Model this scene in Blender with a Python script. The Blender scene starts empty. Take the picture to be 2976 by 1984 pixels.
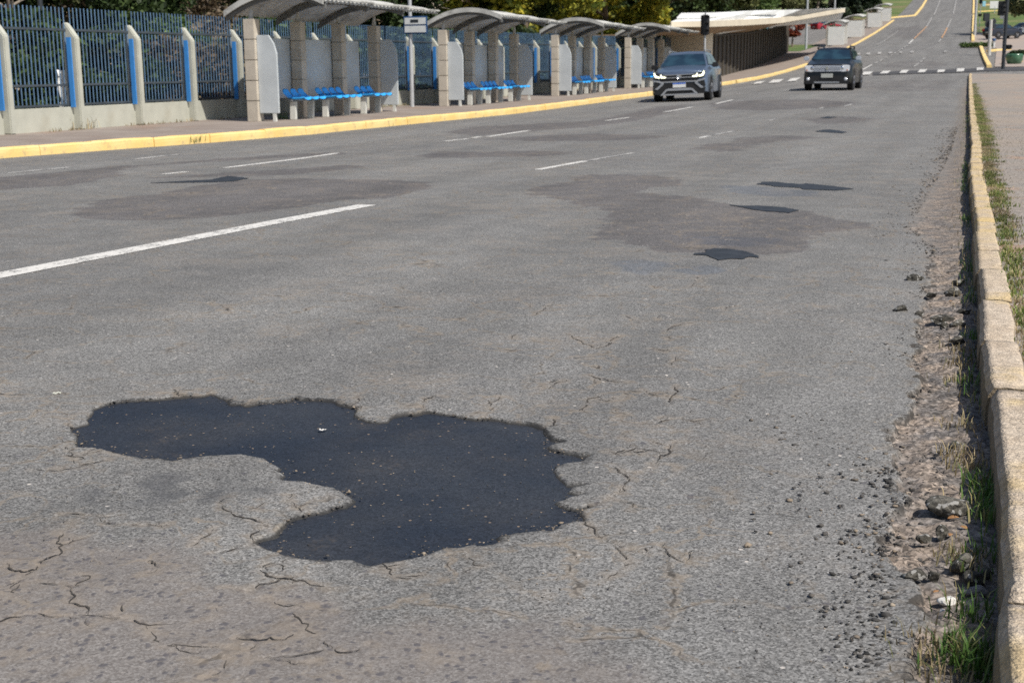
import bpy, bmesh, math, random
import numpy as np
from mathutils import Vector, Matrix, noise as mnoise
R = math.radians
random.seed(7); rng = np.random.default_rng(7)
sc = bpy.context.scene
COL = sc.collection

# ------------------------------------------------------------------ camera
FPX, CX, CY = 3821., 1488., 992.
PIT, ROL, CAMH = R(11.8), R(.57), 1.25
_f = Vector((0, math.cos(PIT), -math.sin(PIT))); _U = Vector((0, math.sin(PIT), math.cos(PIT))); _X = Vector((1, 0, 0))
CR = _X*math.cos(ROL) - _U*math.sin(ROL); CU = _U*math.cos(ROL) + _X*math.sin(ROL); CF = _f
cam_d = bpy.data.cameras.new("camera"); cam = bpy.data.objects.new("camera", cam_d); COL.objects.link(cam)
cam_d.sensor_width = 22.3; cam_d.sensor_fit = 'HORIZONTAL'; cam_d.lens = 22.3*FPX/2976
cam_d.clip_start = .05; cam_d.clip_end = 3000
cam_d.dof.use_dof = True; cam_d.dof.focus_distance = 4.6; cam_d.dof.aperture_fstop = 5.0
m = Matrix.Identity(4)
for i in range(3):
    m[i][0] = CR[i]; m[i][1] = CU[i]; m[i][2] = -CF[i]
m[2][3] = CAMH
cam.matrix_world = m
sc.camera = cam

# ------------------------------------------------------------------ terrain (s runs along the road, t to its right)
TAB = [(-50, 0), (36, 0), (50, .08), (72, .3), (97, .85), (125, 1.85), (159, 3.6), (245, 9.6), (330, 17), (450, 28), (700, 48)]
_ts = np.array([a for a, b in TAB], float); _tz = np.array([b for a, b in TAB], float)
_sl = np.zeros(len(TAB))
for j in range(2, len(TAB)-1): _sl[j] = (_tz[j+1]-_tz[j-1])/(_ts[j+1]-_ts[j-1])
_sl[-1] = (_tz[-1]-_tz[-2])/(_ts[-1]-_ts[-2])
def sstep(a, b, x):
    k = np.clip((x-a)/(b-a), 0, 1); return k*k*(3-2*k)
def Tst(s, t):
    s = np.asarray(s, float); t = np.asarray(t, float)
    i = np.clip(np.searchsorted(_ts, s, side='right')-1, 0, len(TAB)-2)
    h = _ts[i+1]-_ts[i]; u = np.clip((s-_ts[i])/h, 0, 1)
    z = (2*u**3-3*u*u+1)*_tz[i]+(u**3-2*u*u+u)*h*_sl[i]+(-2*u**3+3*u*u)*_tz[i+1]+(u**3-u*u)*h*_sl[i+1]
    z = np.where(s <= 36, 0, z)
    z = z + .14*np.exp(-((t+6)/4)**2)*sstep(25, 45, s)*(1-np.clip((s-80)/60, 0, 1))
    return z
def ST(x, y): return .342*x+.94*y, .94*x-.342*y
def T(x, y): return float(Tst(*ST(x, y)))
def P(s, t, dz=0.):
    return Vector((.342*s+.94*t, .94*s-.342*t, float(Tst(s, t))+dz))
RZ = math.atan2(.94, .342)
def ray(px, py):
    return CF + CR*((px-CX)/FPX) + CU*((CY-py)/FPX)
def gp(px, py, dz=0.):
    d = ray(px, py); d = d/d[1]
    Y = 1.; st = .05
    while Y < 900:
        if CAMH+d[2]*Y < T(d[0]*Y, Y)+dz: break
        st = max(.02, Y*.004); Y += st
    lo, hi = Y-st, Y
    for _ in range(26):
        mm = (lo+hi)/2
        if CAMH+d[2]*mm < T(d[0]*mm, mm)+dz: hi = mm
        else: lo = mm
    return Vector((d[0]*hi, hi, T(d[0]*hi, hi)+dz))
def pxm(p): return FPX/((Vector(p)-Vector((0, 0, CAMH))).dot(CF))
def proj(p):
    v = Vector(p)-Vector((0, 0, CAMH)); c = v.dot(CF)
    return CX+FPX*v.dot(CR)/c, CY-FPX*v.dot(CU)/c
def s_on(x, t, z=.15):
    lo, hi = 5, 300
    for _ in range(40):
        mm = (lo+hi)/2
        if proj(P(mm, t, z))[0] < x: lo = mm
        else: hi = mm
    return lo
def at_s(px, py, s):
    d = ray(px, py); k = s/(.342*d[0]+.94*d[1])
    return Vector((d[0]*k, d[1]*k, CAMH+d[2]*k))
def at_Y(px, py, Y):
    d = ray(px, py); k = Y/d[1]
    return Vector((d[0]*k, Y, CAMH+d[2]*k))

# ------------------------------------------------------------------ node helpers
class NT:
    def __init__(s, name):
        s.m = bpy.data.materials.new(name); s.m.use_nodes = True; s.t = s.m.node_tree
        s.b = s.t.nodes['Principled BSDF']; s.out = s.t.nodes['Material Output']
        s._p = None
    def n(s, typ, **kw):
        nd = s.t.nodes.new('ShaderNode'+typ)
        for k, v in kw.items(): setattr(nd, k, v)
        return nd
    def put(s, sock, v):
        if hasattr(v, 'is_output') or isinstance(v, bpy.types.NodeSocket): s.t.links.new(v, sock)
        elif isinstance(v, (tuple, list)) and sock.type == 'RGBA' and len(v) == 3: sock.default_value = (*v, 1)
        else: sock.default_value = v
    @property
    def pos(s):
        if s._p is None: s._p = s.n('NewGeometry').outputs['Position']
        return s._p
    def obj(s): return s.n('TexCoord').outputs['Object']
    def noise(s, scale, detail=3, vec=None, rough=.55):
        nd = s.n('TexNoise'); s.put(nd.inputs['Vector'], vec or s.pos)
        nd.inputs['Scale'].default_value = scale; nd.inputs['Detail'].default_value = detail; nd.inputs['Roughness'].default_value = rough
        return nd.outputs['Fac']
    def noisec(s, scale, detail=2, vec=None):
        nd = s.n('TexNoise'); s.put(nd.inputs['Vector'], vec or s.pos)
        nd.inputs['Scale'].default_value = scale; nd.inputs['Detail'].default_value = detail
        return nd.outputs['Color']
    def vor(s, scale, feature='F1', out='Distance', vec=None):
        nd = s.n('TexVoronoi', feature=feature); s.put(nd.inputs['Vector'], vec or s.pos)
        nd.inputs['Scale'].default_value = scale
        return nd.outputs[out]
    def ma(s, op, a, b=0., clamp=False):
        nd = s.n('Math', operation=op); nd.use_clamp = clamp
        s.put(nd.inputs[0], a); s.put(nd.inputs[1], b); return nd.outputs[0]
    def vm(s, op, a, b):
        nd = s.n('VectorMath', operation=op); s.put(nd.inputs[0], a); s.put(nd.inputs[1], b); return nd.outputs[0]
    def mr(s, v, a, b, c=0., d=1., smooth=True):
        nd = s.n('MapRange'); nd.interpolation_type = 'SMOOTHSTEP' if smooth else 'LINEAR'
        s.put(nd.inputs[0], v)
        for i, q in enumerate((a, b, c, d)): nd.inputs[1+i].default_value = q
        return nd.outputs[0]
    def mix(s, f, a, b, mode='MIX'):
        nd = s.n('Mix', data_type='RGBA', blend_type=mode)
        s.put(nd.inputs[0], f); s.put(nd.inputs[6], a); s.put(nd.inputs[7], b); return nd.outputs[2]
    def mul(s, c, f):
        g = s.n('CombineColor')
        for i in range(3): s.put(g.inputs[i], f)
        return s.mix(1., c, g.outputs[0], 'MULTIPLY')
    def attr(s, name):
        return s.n('Attribute', attribute_name=name).outputs['Fac']
    def sep(s, c): return s.n('SeparateColor') and s._sep(c)
    def _sep(s, c):
        nd = s.n('SeparateColor'); s.put(nd.inputs[0], c); return nd.outputs[0]
    def bump(s, h, strength=.5, dist=.01):
        nd = s.n('Bump'); s.put(nd.inputs['Height'], h); nd.inputs['Strength'].default_value = strength; nd.inputs['Distance'].default_value = dist
        s.t.links.new(nd.outputs[0], s.b.inputs['Normal'])
    def fin(s, col, rough=.8, metal=0., spec=.5):
        s.put(s.b.inputs['Base Color'], col); s.put(s.b.inputs['Roughness'], rough); s.b.inputs['Metallic'].default_value = metal
        s.b.inputs['Specular IOR Level'].default_value = spec
        return s.m
M = {}
def plain(name, col, rough=.7, metal=0., var=.18, scale=6., dirt=None, bump=0., spec=.5):
    k = NT(name); p = k.obj()
    n1 = k.noise(scale, 5, p); c = k.mul(col, k.mr(n1, .3, .7, 1-var, 1+var))
    if dirt:
        c = k.mix(k.mr(k.noise(scale*.6, 6, p, .65), .52, .72, 0, dirt[1]), c, dirt[0])
    if bump: k.bump(k.noise(scale*12, 4, p), bump, .01)
    M[name] = k.fin(c, rough, metal, spec); return M[name]

# asphalt ---------------------------------------------------------------
def asphalt(name, colA, colB, fine=False, dusty=.45, crackmask=(.52, .62), soft=False):
    k = NT(name); pos = k.pos
    big = k.noise(.33, 4); mid = k.noise(2.6, 5); hi = k.noise(110, 3)
    c = k.mix(k.mr(big, .35, .65), colA, colB)
    # long streaks worn by tyres, running with the road
    def dot(vv):
        nd = k.n('VectorMath', operation='DOT_PRODUCT'); k.put(nd.inputs[0], pos); nd.inputs[1].default_value = vv; return nd.outputs['Value']
    cx = k.n('CombineXYZ'); k.put(cx.inputs[0], dot((.342*.06, .94*.06, 0))); k.put(cx.inputs[1], dot((.94*1.1, -.342*1.1, 0))); stv = cx.outputs[0]
    c = k.mul(c, k.mr(k.noise(1.0, 4, stv), .3, .7, .88, 1.1))
    c = k.mul(c, k.mr(mid, .3, .7, .9, 1.09))
    vr = k._sep(k.vor(210, out='Color')); c = k.mul(c, k.mr(vr, 0, 1, .4, 1.6, False))
    vr2 = k._sep(k.vor(90, out='Color')); c = k.mul(c, k.mr(vr2, 0, 1, .86, 1.14, False))
    c = k.mul(c, k.mr(hi, .25, .75, .82, 1.18))
    if fine:
        # older resurfacing laid over the road: darker, slightly purple
        ow = k.mr(k.ma('ADD', k.attr('old'), k.mr(k.noise(3.5, 6, rough=.65), .3, .7, -.28, .28)), .36, .62)
        c = k.mix(k.ma('MULTIPLY', ow, .88), c, k.mix(1., c, (.66, .63, .65), 'MULTIPLY'))
        bw = k.mr(k.ma('ADD', k.attr('blu'), k.mr(k.noise(3., 5), .3, .7, -.3, .3)), .3, .7)
        c = k.mix(k.ma('MULTIPLY', bw, .8), c, k.mix(1., c, (.78, .85, .97), 'MULTIPLY'))
    # sand lying in the pores
    dn = k.noise(1.3, 8, rough=.68); dm = k.noise(22, 4)
    c = k.mix(k.ma('MULTIPLY', k.mr(dn, .5, .72, 0, dusty), k.mr(dm, .35, .6)), c, (.27, .215, .16))
    # pale chips and dark stones
    vs = k.vor(30, out='Distance'); vc = k._sep(k.vor(30, out='Color'))
    c = k.mix(k.ma('MULTIPLY', k.ma('GREATER_THAN', vc, .975), k.mr(vs, .16, .22, 1, 0)), c, (.5, .46, .42))
    dpos = k.vm('ADD', pos, k.vm('MULTIPLY', k.noisec(28, 2), (.035, .035, 0))); vs2 = k.vor(42, out='Distance', vec=dpos); vc2 = k._sep(k.vor(42, out='Color', vec=dpos))
    dark_amt = .9
    thr = .93
    if fine:
        crs = k.attr('crs'); thrv = k.mr(crs, 0, 1, .965, .55, False)
    else: thrv = .955
    if fine:
        c = k.mix(k.ma('MULTIPLY', crs, .5), c, (.192, .165, .15)); c = k.mix(k.ma('MULTIPLY', crs, k.mr(k.noise(7, 6, rough=.65), .5, .68, 0, .38)), c, (.26, .215, .17))
    c = k.mix(k.ma('MULTIPLY', k.ma('GREATER_THAN', vc2, thrv), k.mr(k.ma('ADD', vs2, k.ma('MULTIPLY', k._sep(k.vor(31, out='Color')), .16)), .34, .5, .72, 0)), c, (.075, .072, .082))
    # hairline map cracking
    if not soft:
        dv = k.vm('ADD', pos, k.vm('MULTIPLY', k.vm('SUBTRACT', k.noisec(5, 4), (.5, .5, .5)), (.28, .28, 0)))
        e = k.vor(2.4, 'DISTANCE_TO_EDGE', vec=dv)
        msk = k.ma('MULTIPLY', k.mr(k.noise(.55, 3), *crackmask), k.mr(k.noise(4.2, 3), .38, .58))
        cr = k.ma('MULTIPLY', k.mr(e, .003, .013, 1, 0), msk)
        ha = k.ma('MULTIPLY', k.mr(k.ma('ADD', e, k.mr(k.noise(30, 4), .3, .7, -.03, .05)), .01, .06, 1, 0), msk)
        c = k.mix(k.ma('MULTIPLY', ha, .55), c, (.255, .21, .162))
        c = k.mix(k.ma('MULTIPLY', cr, k.mr(k.noise(14, 2), .4, .6, .15, .9)), c, (.045, .04, .035))
    if fine:
        # fine pale network of hairlines in the tired surface
        dv2 = k.vm('ADD', pos, k.vm('MULTIPLY', k.vm('SUBTRACT', k.noisec(9, 4), (.5, .5, .5)), (.16, .16, 0)))
        e2 = k.vor(5.2, 'DISTANCE_TO_EDGE', vec=dv2); m2 = k.ma('MULTIPLY', k.mr(k.noise(.8, 4), .42, .6), k.mr(k.noise(6, 4), .42, .6))
        c = k.mix(k.ma('MULTIPLY', k.mr(e2, .01, .045, 1, 0), k.ma('MULTIPLY', m2, .6)), c, (.27, .225, .175))
        c = k.mix(k.ma('MULTIPLY', k.mr(e2, .004, .014, 1, 0), k.ma('MULTIPLY', m2, k.mr(k.noise(11, 3), .45, .6, 0, .8))), c, (.06, .052, .045))
    h = k.ma('ADD', k.ma('MULTIPLY', vr, .55), k.ma('MULTIPLY', hi, .6))
    if fine:
        crk = k.attr('crk'); sd = k.attr('sd'); edg = k.attr('edg')
        w = k.ma('ADD', crk, k.mr(k.noise(30, 4), .3, .7, -.005, .006))
        ns = k.noise(11, 3)
        c = k.mix(k.ma('MULTIPLY', k.mr(k.ma('ADD', crk, k.mr(k.noise(20, 5), .3, .7, -.012, .016)), .004, .04, 1, 0), k.mr(ns, .36, .6, .05, .42)), c, (.26, .215, .168))
        # pale broken rim, then tar smeared over it
        sdn = k.ma('ADD', sd, k.mr(k.noise(24, 5), .3, .7, -.035, .03))
        c = k.mix(k.ma('MULTIPLY', k.mr(sdn, .0, .03, 1, 0), k.mr(k.noise(6.5, 3), .58, .68, 0, .65)), c, (.30, .26, .205))
        sd2 = k.ma('ADD', sd, k.mr(k.noise(38, 5), .3, .7, -.012, .012)); c = k.mix(k.mr(sd, -.004, .006, .92, 0), c, (.024, .023, .022))
        c = k.mix(k.ma('MULTIPLY', k.mr(sd2, .0, .028, 1, 0), k.mr(k.noise(3.1, 4), .42, .6, .0, .9)), c, (.022, .022, .023))
        # tar smudges left on the tongue between the two lobes
        c = k.mix(k.ma('MULTIPLY', k.attr('smu'), k.mr(k.noise(7, 5), .42, .62, 0, .6)), c, (.06, .062, .068))
        # crumbling edge by the kerb
        ec = k.mix(k.mr(k.noise(6, 6, rough=.65), .38, .62), (.26, .21, .17), (.16, .145, .135))
        ec = k.mul(ec, k.mr(k._sep(k.vor(100, out='Color')), 0, 1, .4, 1.55, False)); ec = k.mul(ec, k.mr(k._sep(k.vor(40, out='Color')), 0, 1, .7, 1.25, False))
        vg = k.vor(45, out='Distance'); vgc = k._sep(k.vor(45, out='Color'))
        ec = k.mix(k.ma('MULTIPLY', k.ma('GREATER_THAN', vgc, .8), k.mr(vg, .15, .35, .7, 0)), ec, (.05, .047, .045))
        c = k.mix(edg, c, ec)
        el = k.attr('edl'); c = k.mix(k.ma('MULTIPLY', k.mr(k.ma('ADD', el, k.mr(k.noise(30, 5), .3, .7, -.012, .012)), .002, .016, 1, 0), k.mr(k.noise(5, 4), .38, .55, .1, .9)), c, (.04, .036, .032))
        h = k.ma('ADD', h, k.ma('MULTIPLY', k.mr(vs2, .1, .45, 1, 0), k.ma('MULTIPLY', crs, .6)))
        k.bump(h, .6, .003)
    else:
        k.bump(h, .5, .004)
    M[name] = k.fin(c, .88, 0, .35); return M[name]
asphalt('asphalt_fine', (.178, .174, .167), (.155, .152, .148), True, .4, (.40, .54))
asphalt('asphalt', (.19, .18, .17), (.166, .16, .152), False, .3, (.5, .62))
asphalt('asphalt_old', (.105, .098, .096), (.12, .113, .11), False, .18, soft=True)
asphalt('asphalt_band', (.125, .115, .112), (.145, .135, .13), False, .2, soft=True)
asphalt('asphalt_blue', (.125, .13, .14), (.145, .148, .155), False, .15, soft=True)

def tar():
    k = NT('tar'); pos = k.pos
    c = k.mix(k.mr(k.noise(1.7, 5), .35, .65), (.014, .0178, .0265), (.026, .029, .036))
    vr = k._sep(k.vor(170, out='Color')); c = k.mul(c, k.mr(vr, 0, 1, .6, 1.5, False))
    vc = k._sep(k.vor(75, out='Color')); vd = k.vor(75)
    msk = k.mr(k.noise(5, 5), .36, .66, .9935, .955, False)
    nd = k.ma('GREATER_THAN', vc, msk)
    c = k.mix(k.ma('MULTIPLY', nd, k.mr(vd, .25, .4, 1, 0)), c, (.24, .18, .125))
    # dusty traces
    c = k.mix(k.ma('MULTIPLY', k.mr(k.noise(3, 7, rough=.7), .55, .72, 0, .28), k.mr(k.noise(60, 4), .45, .6)), c, (.13, .10, .072))
    k.bump(k.ma('ADD', vr, k.noise(70, 3)), .45, .0025)
    M['tar'] = k.fin(c, k.mr(k.noise(3, 4), .3, .7, .5, .68), 0, .55)
tar()
plain('tar_far', (.026, .029, .034), .6, 0, .3, 9)

def paint_line():
    k = NT('road_paint'); n = k.noise(38, 5, rough=.7); n2 = k.noise(5, 3)
    c = k.mix(k.mr(k.ma('ADD', n, k.mr(n2, .3, .7, -.07, .07)), .36, .5), (.2, .195, .185), (.66, .64, .6))
    k.bump(n, .4, .004); M['road_paint'] = k.fin(c, .7)
    k = NT('worn_paint'); n = k.noise(30, 5, rough=.7); n2 = k.noise(2, 3)
    c = k.mix(k.mr(k.ma('ADD', n, k.mr(n2, .3, .7, -.12, .12)), .42, .6), (.2, .195, .19), (.5, .485, .46))
    M['worn_paint'] = k.fin(c, .8)
    k = NT('orange_paint'); c = k.mix(k.mr(k.noise(6, 5), .35, .6), (.25, .2, .16), (.6, .32, .14)); M['orange_paint'] = k.fin(c, .75)
paint_line()

def kerbs():
    k = NT('yellow_kerb_paint'); n = k.noise(7, 7, rough=.65); g = k.noise(1.1, 3)
    c = k.mix(k.mr(g, .35, .65), (.80, .56, .20), (.84, .63, .28))
    c = k.mix(k.mr(n, .52, .7, 0, .7), c, (.46, .36, .2))
    c = k.mix(k.mr(k.noise(40, 4), .6, .75, 0, .5), c, (.25, .2, .13))
    k.bump(k.noise(25, 5), .4, .01); M['yellow_kerb_paint'] = k.fin(c, .75)
    k = NT('worn_kerb_stone'); n = k.noise(8, 6, rough=.65); y = k.noise(2.3, 5)
    c = k.mix(k.mr(n, .35, .65), (.49, .395, .295), (.57, .475, .37))
    c = k.mix(k.mr(y, .56, .68, 0, .5), c, (.58, .42, .17)); c = k.mul(c, k.mr(k.noise(26, 5, rough=.65), .3, .7, .8, 1.18))
    c = k.mul(c, k.mr(k.noise(90, 4), .25, .75, .72, 1.2))
    vd = k.vor(42); vc = k._sep(k.vor(42, out='Color'))
    c = k.mix(k.ma('MULTIPLY', k.ma('GREATER_THAN', vc, .9), k.mr(vd, .15, .3, .8, 0)), c, (.2, .17, .14))
    sn = k.n('VectorMath', operation='DOT_PRODUCT'); k.put(sn.inputs[0], k.pos); sn.inputs[1].default_value = (.342, .94, 0)
    c = k.mix(k.ma('MULTIPLY', k.mr(sn.outputs['Value'], 6., 11., 0, .75), k.mr(k.noise(4, 6, rough=.65), .36, .6, .1, .8)), c, (.60, .43, .17))
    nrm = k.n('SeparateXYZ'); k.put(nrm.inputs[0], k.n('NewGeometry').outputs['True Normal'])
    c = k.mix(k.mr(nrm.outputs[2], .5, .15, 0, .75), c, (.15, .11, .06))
    k.bump(k.ma('ADD', k.noise(30, 6), k.noise(120, 3)), .7, .012); M['worn_kerb_stone'] = k.fin(c, .9)
    k = NT('pavement'); n = k.noise(1.2, 6)
    c = k.mix(k.mr(n, .35, .65), (.235, .19, .16), (.29, .245, .21))
    c = k.mix(k.mr(k.noise(.5, 5), .55, .7, 0, .5), c, (.28, .17, .11))
    c = k.mul(c, k.mr(k.noise(50, 4), .25, .75, .78, 1.2)); k.bump(k.noise(40, 4), .4, .01); M['pavement'] = k.fin(c, .9)
    k = NT('verge_pavement'); n = k.noise(.45, 6)
    c = k.mix(k.mr(n, .35, .65), (.30, .25, .205), (.25, .225, .20))
    c = k.mix(k.mr(k.noise(.9, 6, rough=.65), .54, .68, 0, .55), c, (.40, .24, .15))
    c = k.mul(c, k.mr(k._sep(k.vor(55, out='Color')), 0, 1, .7, 1.3, False)); k.bump(k.noise(40, 5), .6, .02); M['verge_pavement'] = k.fin(c, .92)
    k = NT('lot_pavement'); c = k.mix(k.mr(k.noise(.25, 6), .35, .65), (.36, .29, .24), (.30, .26, .235)); M['lot_pavement'] = k.fin(k.mul(c, k.mr(k.noise(12, 4), .3, .7, .85, 1.15)), .9)
    k = NT('grass_ground'); n = k.noise(.12, 6)
    c = k.mix(k.mr(n, .4, .62), (.085, .135, .03), (.16, .17, .06)); c = k.mix(k.mr(k.noise(.06, 4), .55, .7, 0, .8), c, (.2, .14, .08))
    k.bump(k.noise(8, 5), .8, .1); M['grass_ground'] = k.fin(k.mul(c, k.mr(k.noise(6, 5), .3, .7, .6, 1.4)), .95)
    k = NT('dry_bank'); c = k.mix(k.mr(k.noise(.8, 6), .35, .65), (.19, .13, .075), (.12, .1, .05))
    k.bump(k.noise(6, 6), 1., .15); M['dry_bank'] = k.fin(k.mul(c, k.mr(k.noise(9, 5), .3, .7, .55, 1.5)), .95)
kerbs()

plain('concrete_cream', (.45, .45, .385), .8, 0, .08, 2.5, ((.38, .35, .27), .35), .25)
plain('concrete_pillar', (.52, .465, .385), .85, 0, .1, 3, ((.32, .27, .2), .35), .3)
plain('panel_white', (.54, .575, .59), .6, 0, .09, 1.5, ((.36, .35, .31), .55))
plain('roof_sheet', (.50, .495, .465), .7, 0, .2, 3, ((.16, .15, .13), .8), .2)
plain('roof_rib', (.16, .16, .155), .7, .2, .1)
plain('fence_blue', (.11, .195, .31), .6, .0, .2, 3, ((.15, .15, .16), .5))
plain('plate_blue', (.05, .25, .62), .5, 0, .1, 3)
plain('rail_dark', (.06, .075, .09), .6, .2, .2, 3)
plain('seat_blue', (.04, .40, .92), .35, 0, .06, 4)
plain('leg_white', (.66, .66, .61), .7, 0, .08, 4, ((.35, .3, .22), .4))
plain('steel_grey', (.3, .31, .32), .45, .6, .1, 5)
plain('pole_grey', (.48, .49, .5), .5, .3, .1, 3)
plain('pole_concrete', (.5, .49, .46), .8, 0, .1, 3)
plain('pole_dark', (.035, .04, .048), .6, .2, .2, 3)
plain('black_plastic', (.014, .014, .015), .5, 0, .15, 8)
plain('tyre', (.016, .016, .017), .85, 0, .2, 12)
plain('rim_alloy', (.22, .22, .23), .35, .8, .1, 5)
plain('chrome', (.75, .76, .78), .16, 1., .03, 5)
plain('silver_trim', (.46, .47, .5), .3, .6, .05, 5)
plain('white_plate', (.72, .72, .7), .5, 0, .04, 10)
plain('grey_plate', (.42, .43, .40), .5, 0, .12, 30)
plain('blue_band', (.03, .14, .62), .5, 0, .05, 10)
plain('lamp_lens', (.74, .76, .8), .12, .1, .06, 12)
plain('amber_lens', (.6, .2, .08), .3, 0, .06, 12)
plain('red_lens', (.45, .015, .02), .25, 0, .06, 12)
plain('building_fascia', (.66, .58, .45), .85, 0, .08, .6, ((.4, .34, .25), .3))
plain('building_top', (.74, .74, .72), .7, 0, .12, .7, ((.3, .3, .28), .55))
plain('soffit', (.30, .205, .12), .85, 0, .1, .6)
plain('panel_bright', (.78, .78, .74), .6, 0, .05, 2)
plain('slat_wall', (.05, .043, .036), .8, 0, .15, 1.)
plain('slat_edge', (.10, .085, .065), .8, 0, .15, 1.)
plain('bark', (.13, .10, .075), .95, 0, .35, 3, None, .6)
plain('bark_pale', (.33, .28, .23), .95, 0, .25, 3, None, .6)
plain('sign_white', (.66, .67, .66), .5, 0, .06, 6, ((.35, .35, .33), .4))
plain('sign_blue', (.03, .09, .22), .5, 0, .1, 6)
plain('sign_pink', (.75, .38, .4), .6, 0, .3, 2.5)
plain('sign_cyan', (.30, .6, .72), .5, 0, .1, 6)
plain('pot_green', (.05, .13, .075), .25, 0, .25, 3, ((.3, .36, .28), .55))
plain('plaster', (.68, .66, .62), .8, 0, .15, 30)
plain('leaf_orange', (.33, .17, .07), .7, 0, .3, 40)
plain('twig', (.17, .11, .07), .9, 0, .3, 20)
plain('stone_smooth', (.2, .19, .185), .8, 0, .15, 30, None, .3)

def car_paint(name, col, metal=.6, rough=.3, coat=.6):
    k = NT(name); k.b.inputs['Coat Weight'].default_value = coat; k.b.inputs['Coat Roughness'].default_value = .06
    M[name] = k.fin(k.mul(col, k.mr(k.noise(3, 3, k.obj()), .3, .7, .95, 1.05)), rough, metal)
car_paint('paint_greyblue', (.155, .195, .265)); car_paint('paint_black', (.008, .0075, .007), .0, .3, .2); car_paint('paint_red', (.3, .01, .02), .2)
car_paint('paint_dark', (.015, .017, .025), .2); car_paint('paint_silver', (.5, .52, .55), .5)
k = NT('car_glass'); M['car_glass'] = k.fin(k.mix(k.mr(k.noise(1.6, 3, k.obj()), .35, .65), (.010, .024, .042), (.022, .055, .08)), .06, 0, .7)
k = NT('lit_lamp'); k.b.inputs['Emission Color'].default_value = (1, 1, .72, 1); k.b.inputs['Emission Strength'].default_value = 1.5; M['lit_lamp'] = k.fin((.9, .9, .8), .3)

def rockmat():
    k = NT('asphalt_chunk'); p = k.pos
    c = k.mix(k.mr(k.noise(14, 5), .35, .65), (.05, .047, .04), (.12, .112, .095))
    vc = k._sep(k.vor(120, out='Color')); c = k.mul(c, k.mr(vc, 0, 1, .5, 1.5, False))
    v2 = k._sep(k.vor(85, out='Color')); c = k.mix(k.ma('MULTIPLY', k.ma('GREATER_THAN', v2, .86), .8), c, (.36, .35, .33))
    k.bump(k.ma('ADD', k.noise(60, 5), vc), .9, .006); M['asphalt_chunk'] = k.fin(c, .9, 0, .3)
    k = NT('gravel_mat'); g = k.n('NewGeometry').outputs['Random Per Island']
    rp = k.n('ValToRGB'); k.put(rp.inputs[0], g)
    el = rp.color_ramp.elements; el[0].color = (.035, .034, .034, 1); el[1].color = (.36, .30, .23, 1); e = rp.color_ramp.elements.new(.62); e.color = (.09, .082, .074, 1)
    e = rp.color_ramp.elements.new(.9); e.color = (.24, .19, .14, 1)
    M['gravel_mat'] = k.fin(rp.outputs[0], .9)
rockmat()
def leafmat(name, stops, trans=.25, rough=.6):
    k = NT(name); g = k.n('NewGeometry').outputs['Random Per Island']
    rp = k.n('ValToRGB'); k.put(rp.inputs[0], g)
    els = rp.color_ramp.elements
    els[0].position, els[0].color = stops[0][0], (*stops[0][1], 1); els[1].position, els[1].color = stops[-1][0], (*stops[-1][1], 1)
    for pp, cc in stops[1:-1]: e = els.new(pp); e.color = (*cc, 1)
    c = k.mul(rp.outputs[0], k.mr(k.noise(.9, 3), .3, .7, .6, 1.4))
    k.fin(c, rough, 0, .3)
    tr = k.n('BsdfTranslucent'); k.put(tr.inputs[0], c); ms = k.n('MixShader'); ms.inputs[0].default_value = trans
    k.t.links.new(k.b.outputs[0], ms.inputs[1]); k.t.links.new(tr.outputs[0], ms.inputs[2]); k.t.links.new(ms.outputs[0], k.out.inputs[0])
    M[name] = k.m
leafmat('leaf_dark', [(0, (.016, .028, .010)), (.6, (.042, .07, .02)), (1, (.085, .125, .04))])
leafmat('leaf_mid', [(0, (.03, .055, .015)), (.5, (.075, .125, .032)), (1, (.15, .21, .06))])
leafmat('leaf_yellow', [(0, (.07, .10, .015)), (.35, (.22, .25, .04)), (.7, (.40, .385, .05)), (1, (.56, .46, .06))], .3)
leafmat('leaf_brown', [(0, (.05, .035, .022)), (.5, (.12, .085, .05)), (.8, (.17, .125, .075)), (1, (.09, .11, .04))], .15)
leafmat('leaf_pine', [(0, (.008, .016, .009)), (.6, (.02, .038, .018)), (1, (.045, .065, .03))], .1)
leafmat('leaf_red', [(0, (.07, .015, .01)), (.6, (.22, .05, .03)), (1, (.34, .1, .05))], .2)
leafmat('leaf_olive', [(0, (.05, .065, .025)), (.5, (.12, .135, .05)), (1, (.2, .2, .08))], .2)
leafmat('blade_green', [(0, (.035, .075, .015)), (.5, (.075, .16, .03)), (.8, (.12, .2, .05)), (1, (.3, .25, .12))], .3)
leafmat('blade_dry', [(0, (.13, .10, .055)), (.45, (.3, .235, .13)), (.8, (.42, .34, .2)), (1, (.1, .14, .035))], .25)

# ------------------------------------------------------------------ mesh helpers
def link(name, me, mat=None, parent=None):
    o = bpy.data.objects.new(name, me); COL.objects.link(o)
    if mat is not None and len(me.materials) == 0: me.materials.append(M[mat] if isinstance(mat, str) else mat)
    if parent is not None: o.parent = parent
    return o
def mesh_np(name, v, f, mat, parent=None, smooth=False):
    v = np.asarray(v, np.float32); f = np.asarray(f, np.int32)
    me = bpy.data.meshes.new(name); n, kk = f.shape
    me.vertices.add(len(v)); me.vertices.foreach_set('co', v.ravel())
    me.loops.add(n*kk); me.loops.foreach_set('vertex_index', f.ravel())
    me.polygons.add(n); me.polygons.foreach_set('loop_start', np.arange(n, dtype=np.int32)*kk); me.polygons.foreach_set('loop_total', np.full(n, kk, np.int32))
    if smooth: me.polygons.foreach_set('use_smooth', np.ones(n, bool))
    me.update(calc_edges=True)
    return link(name, me, mat, parent)
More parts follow.
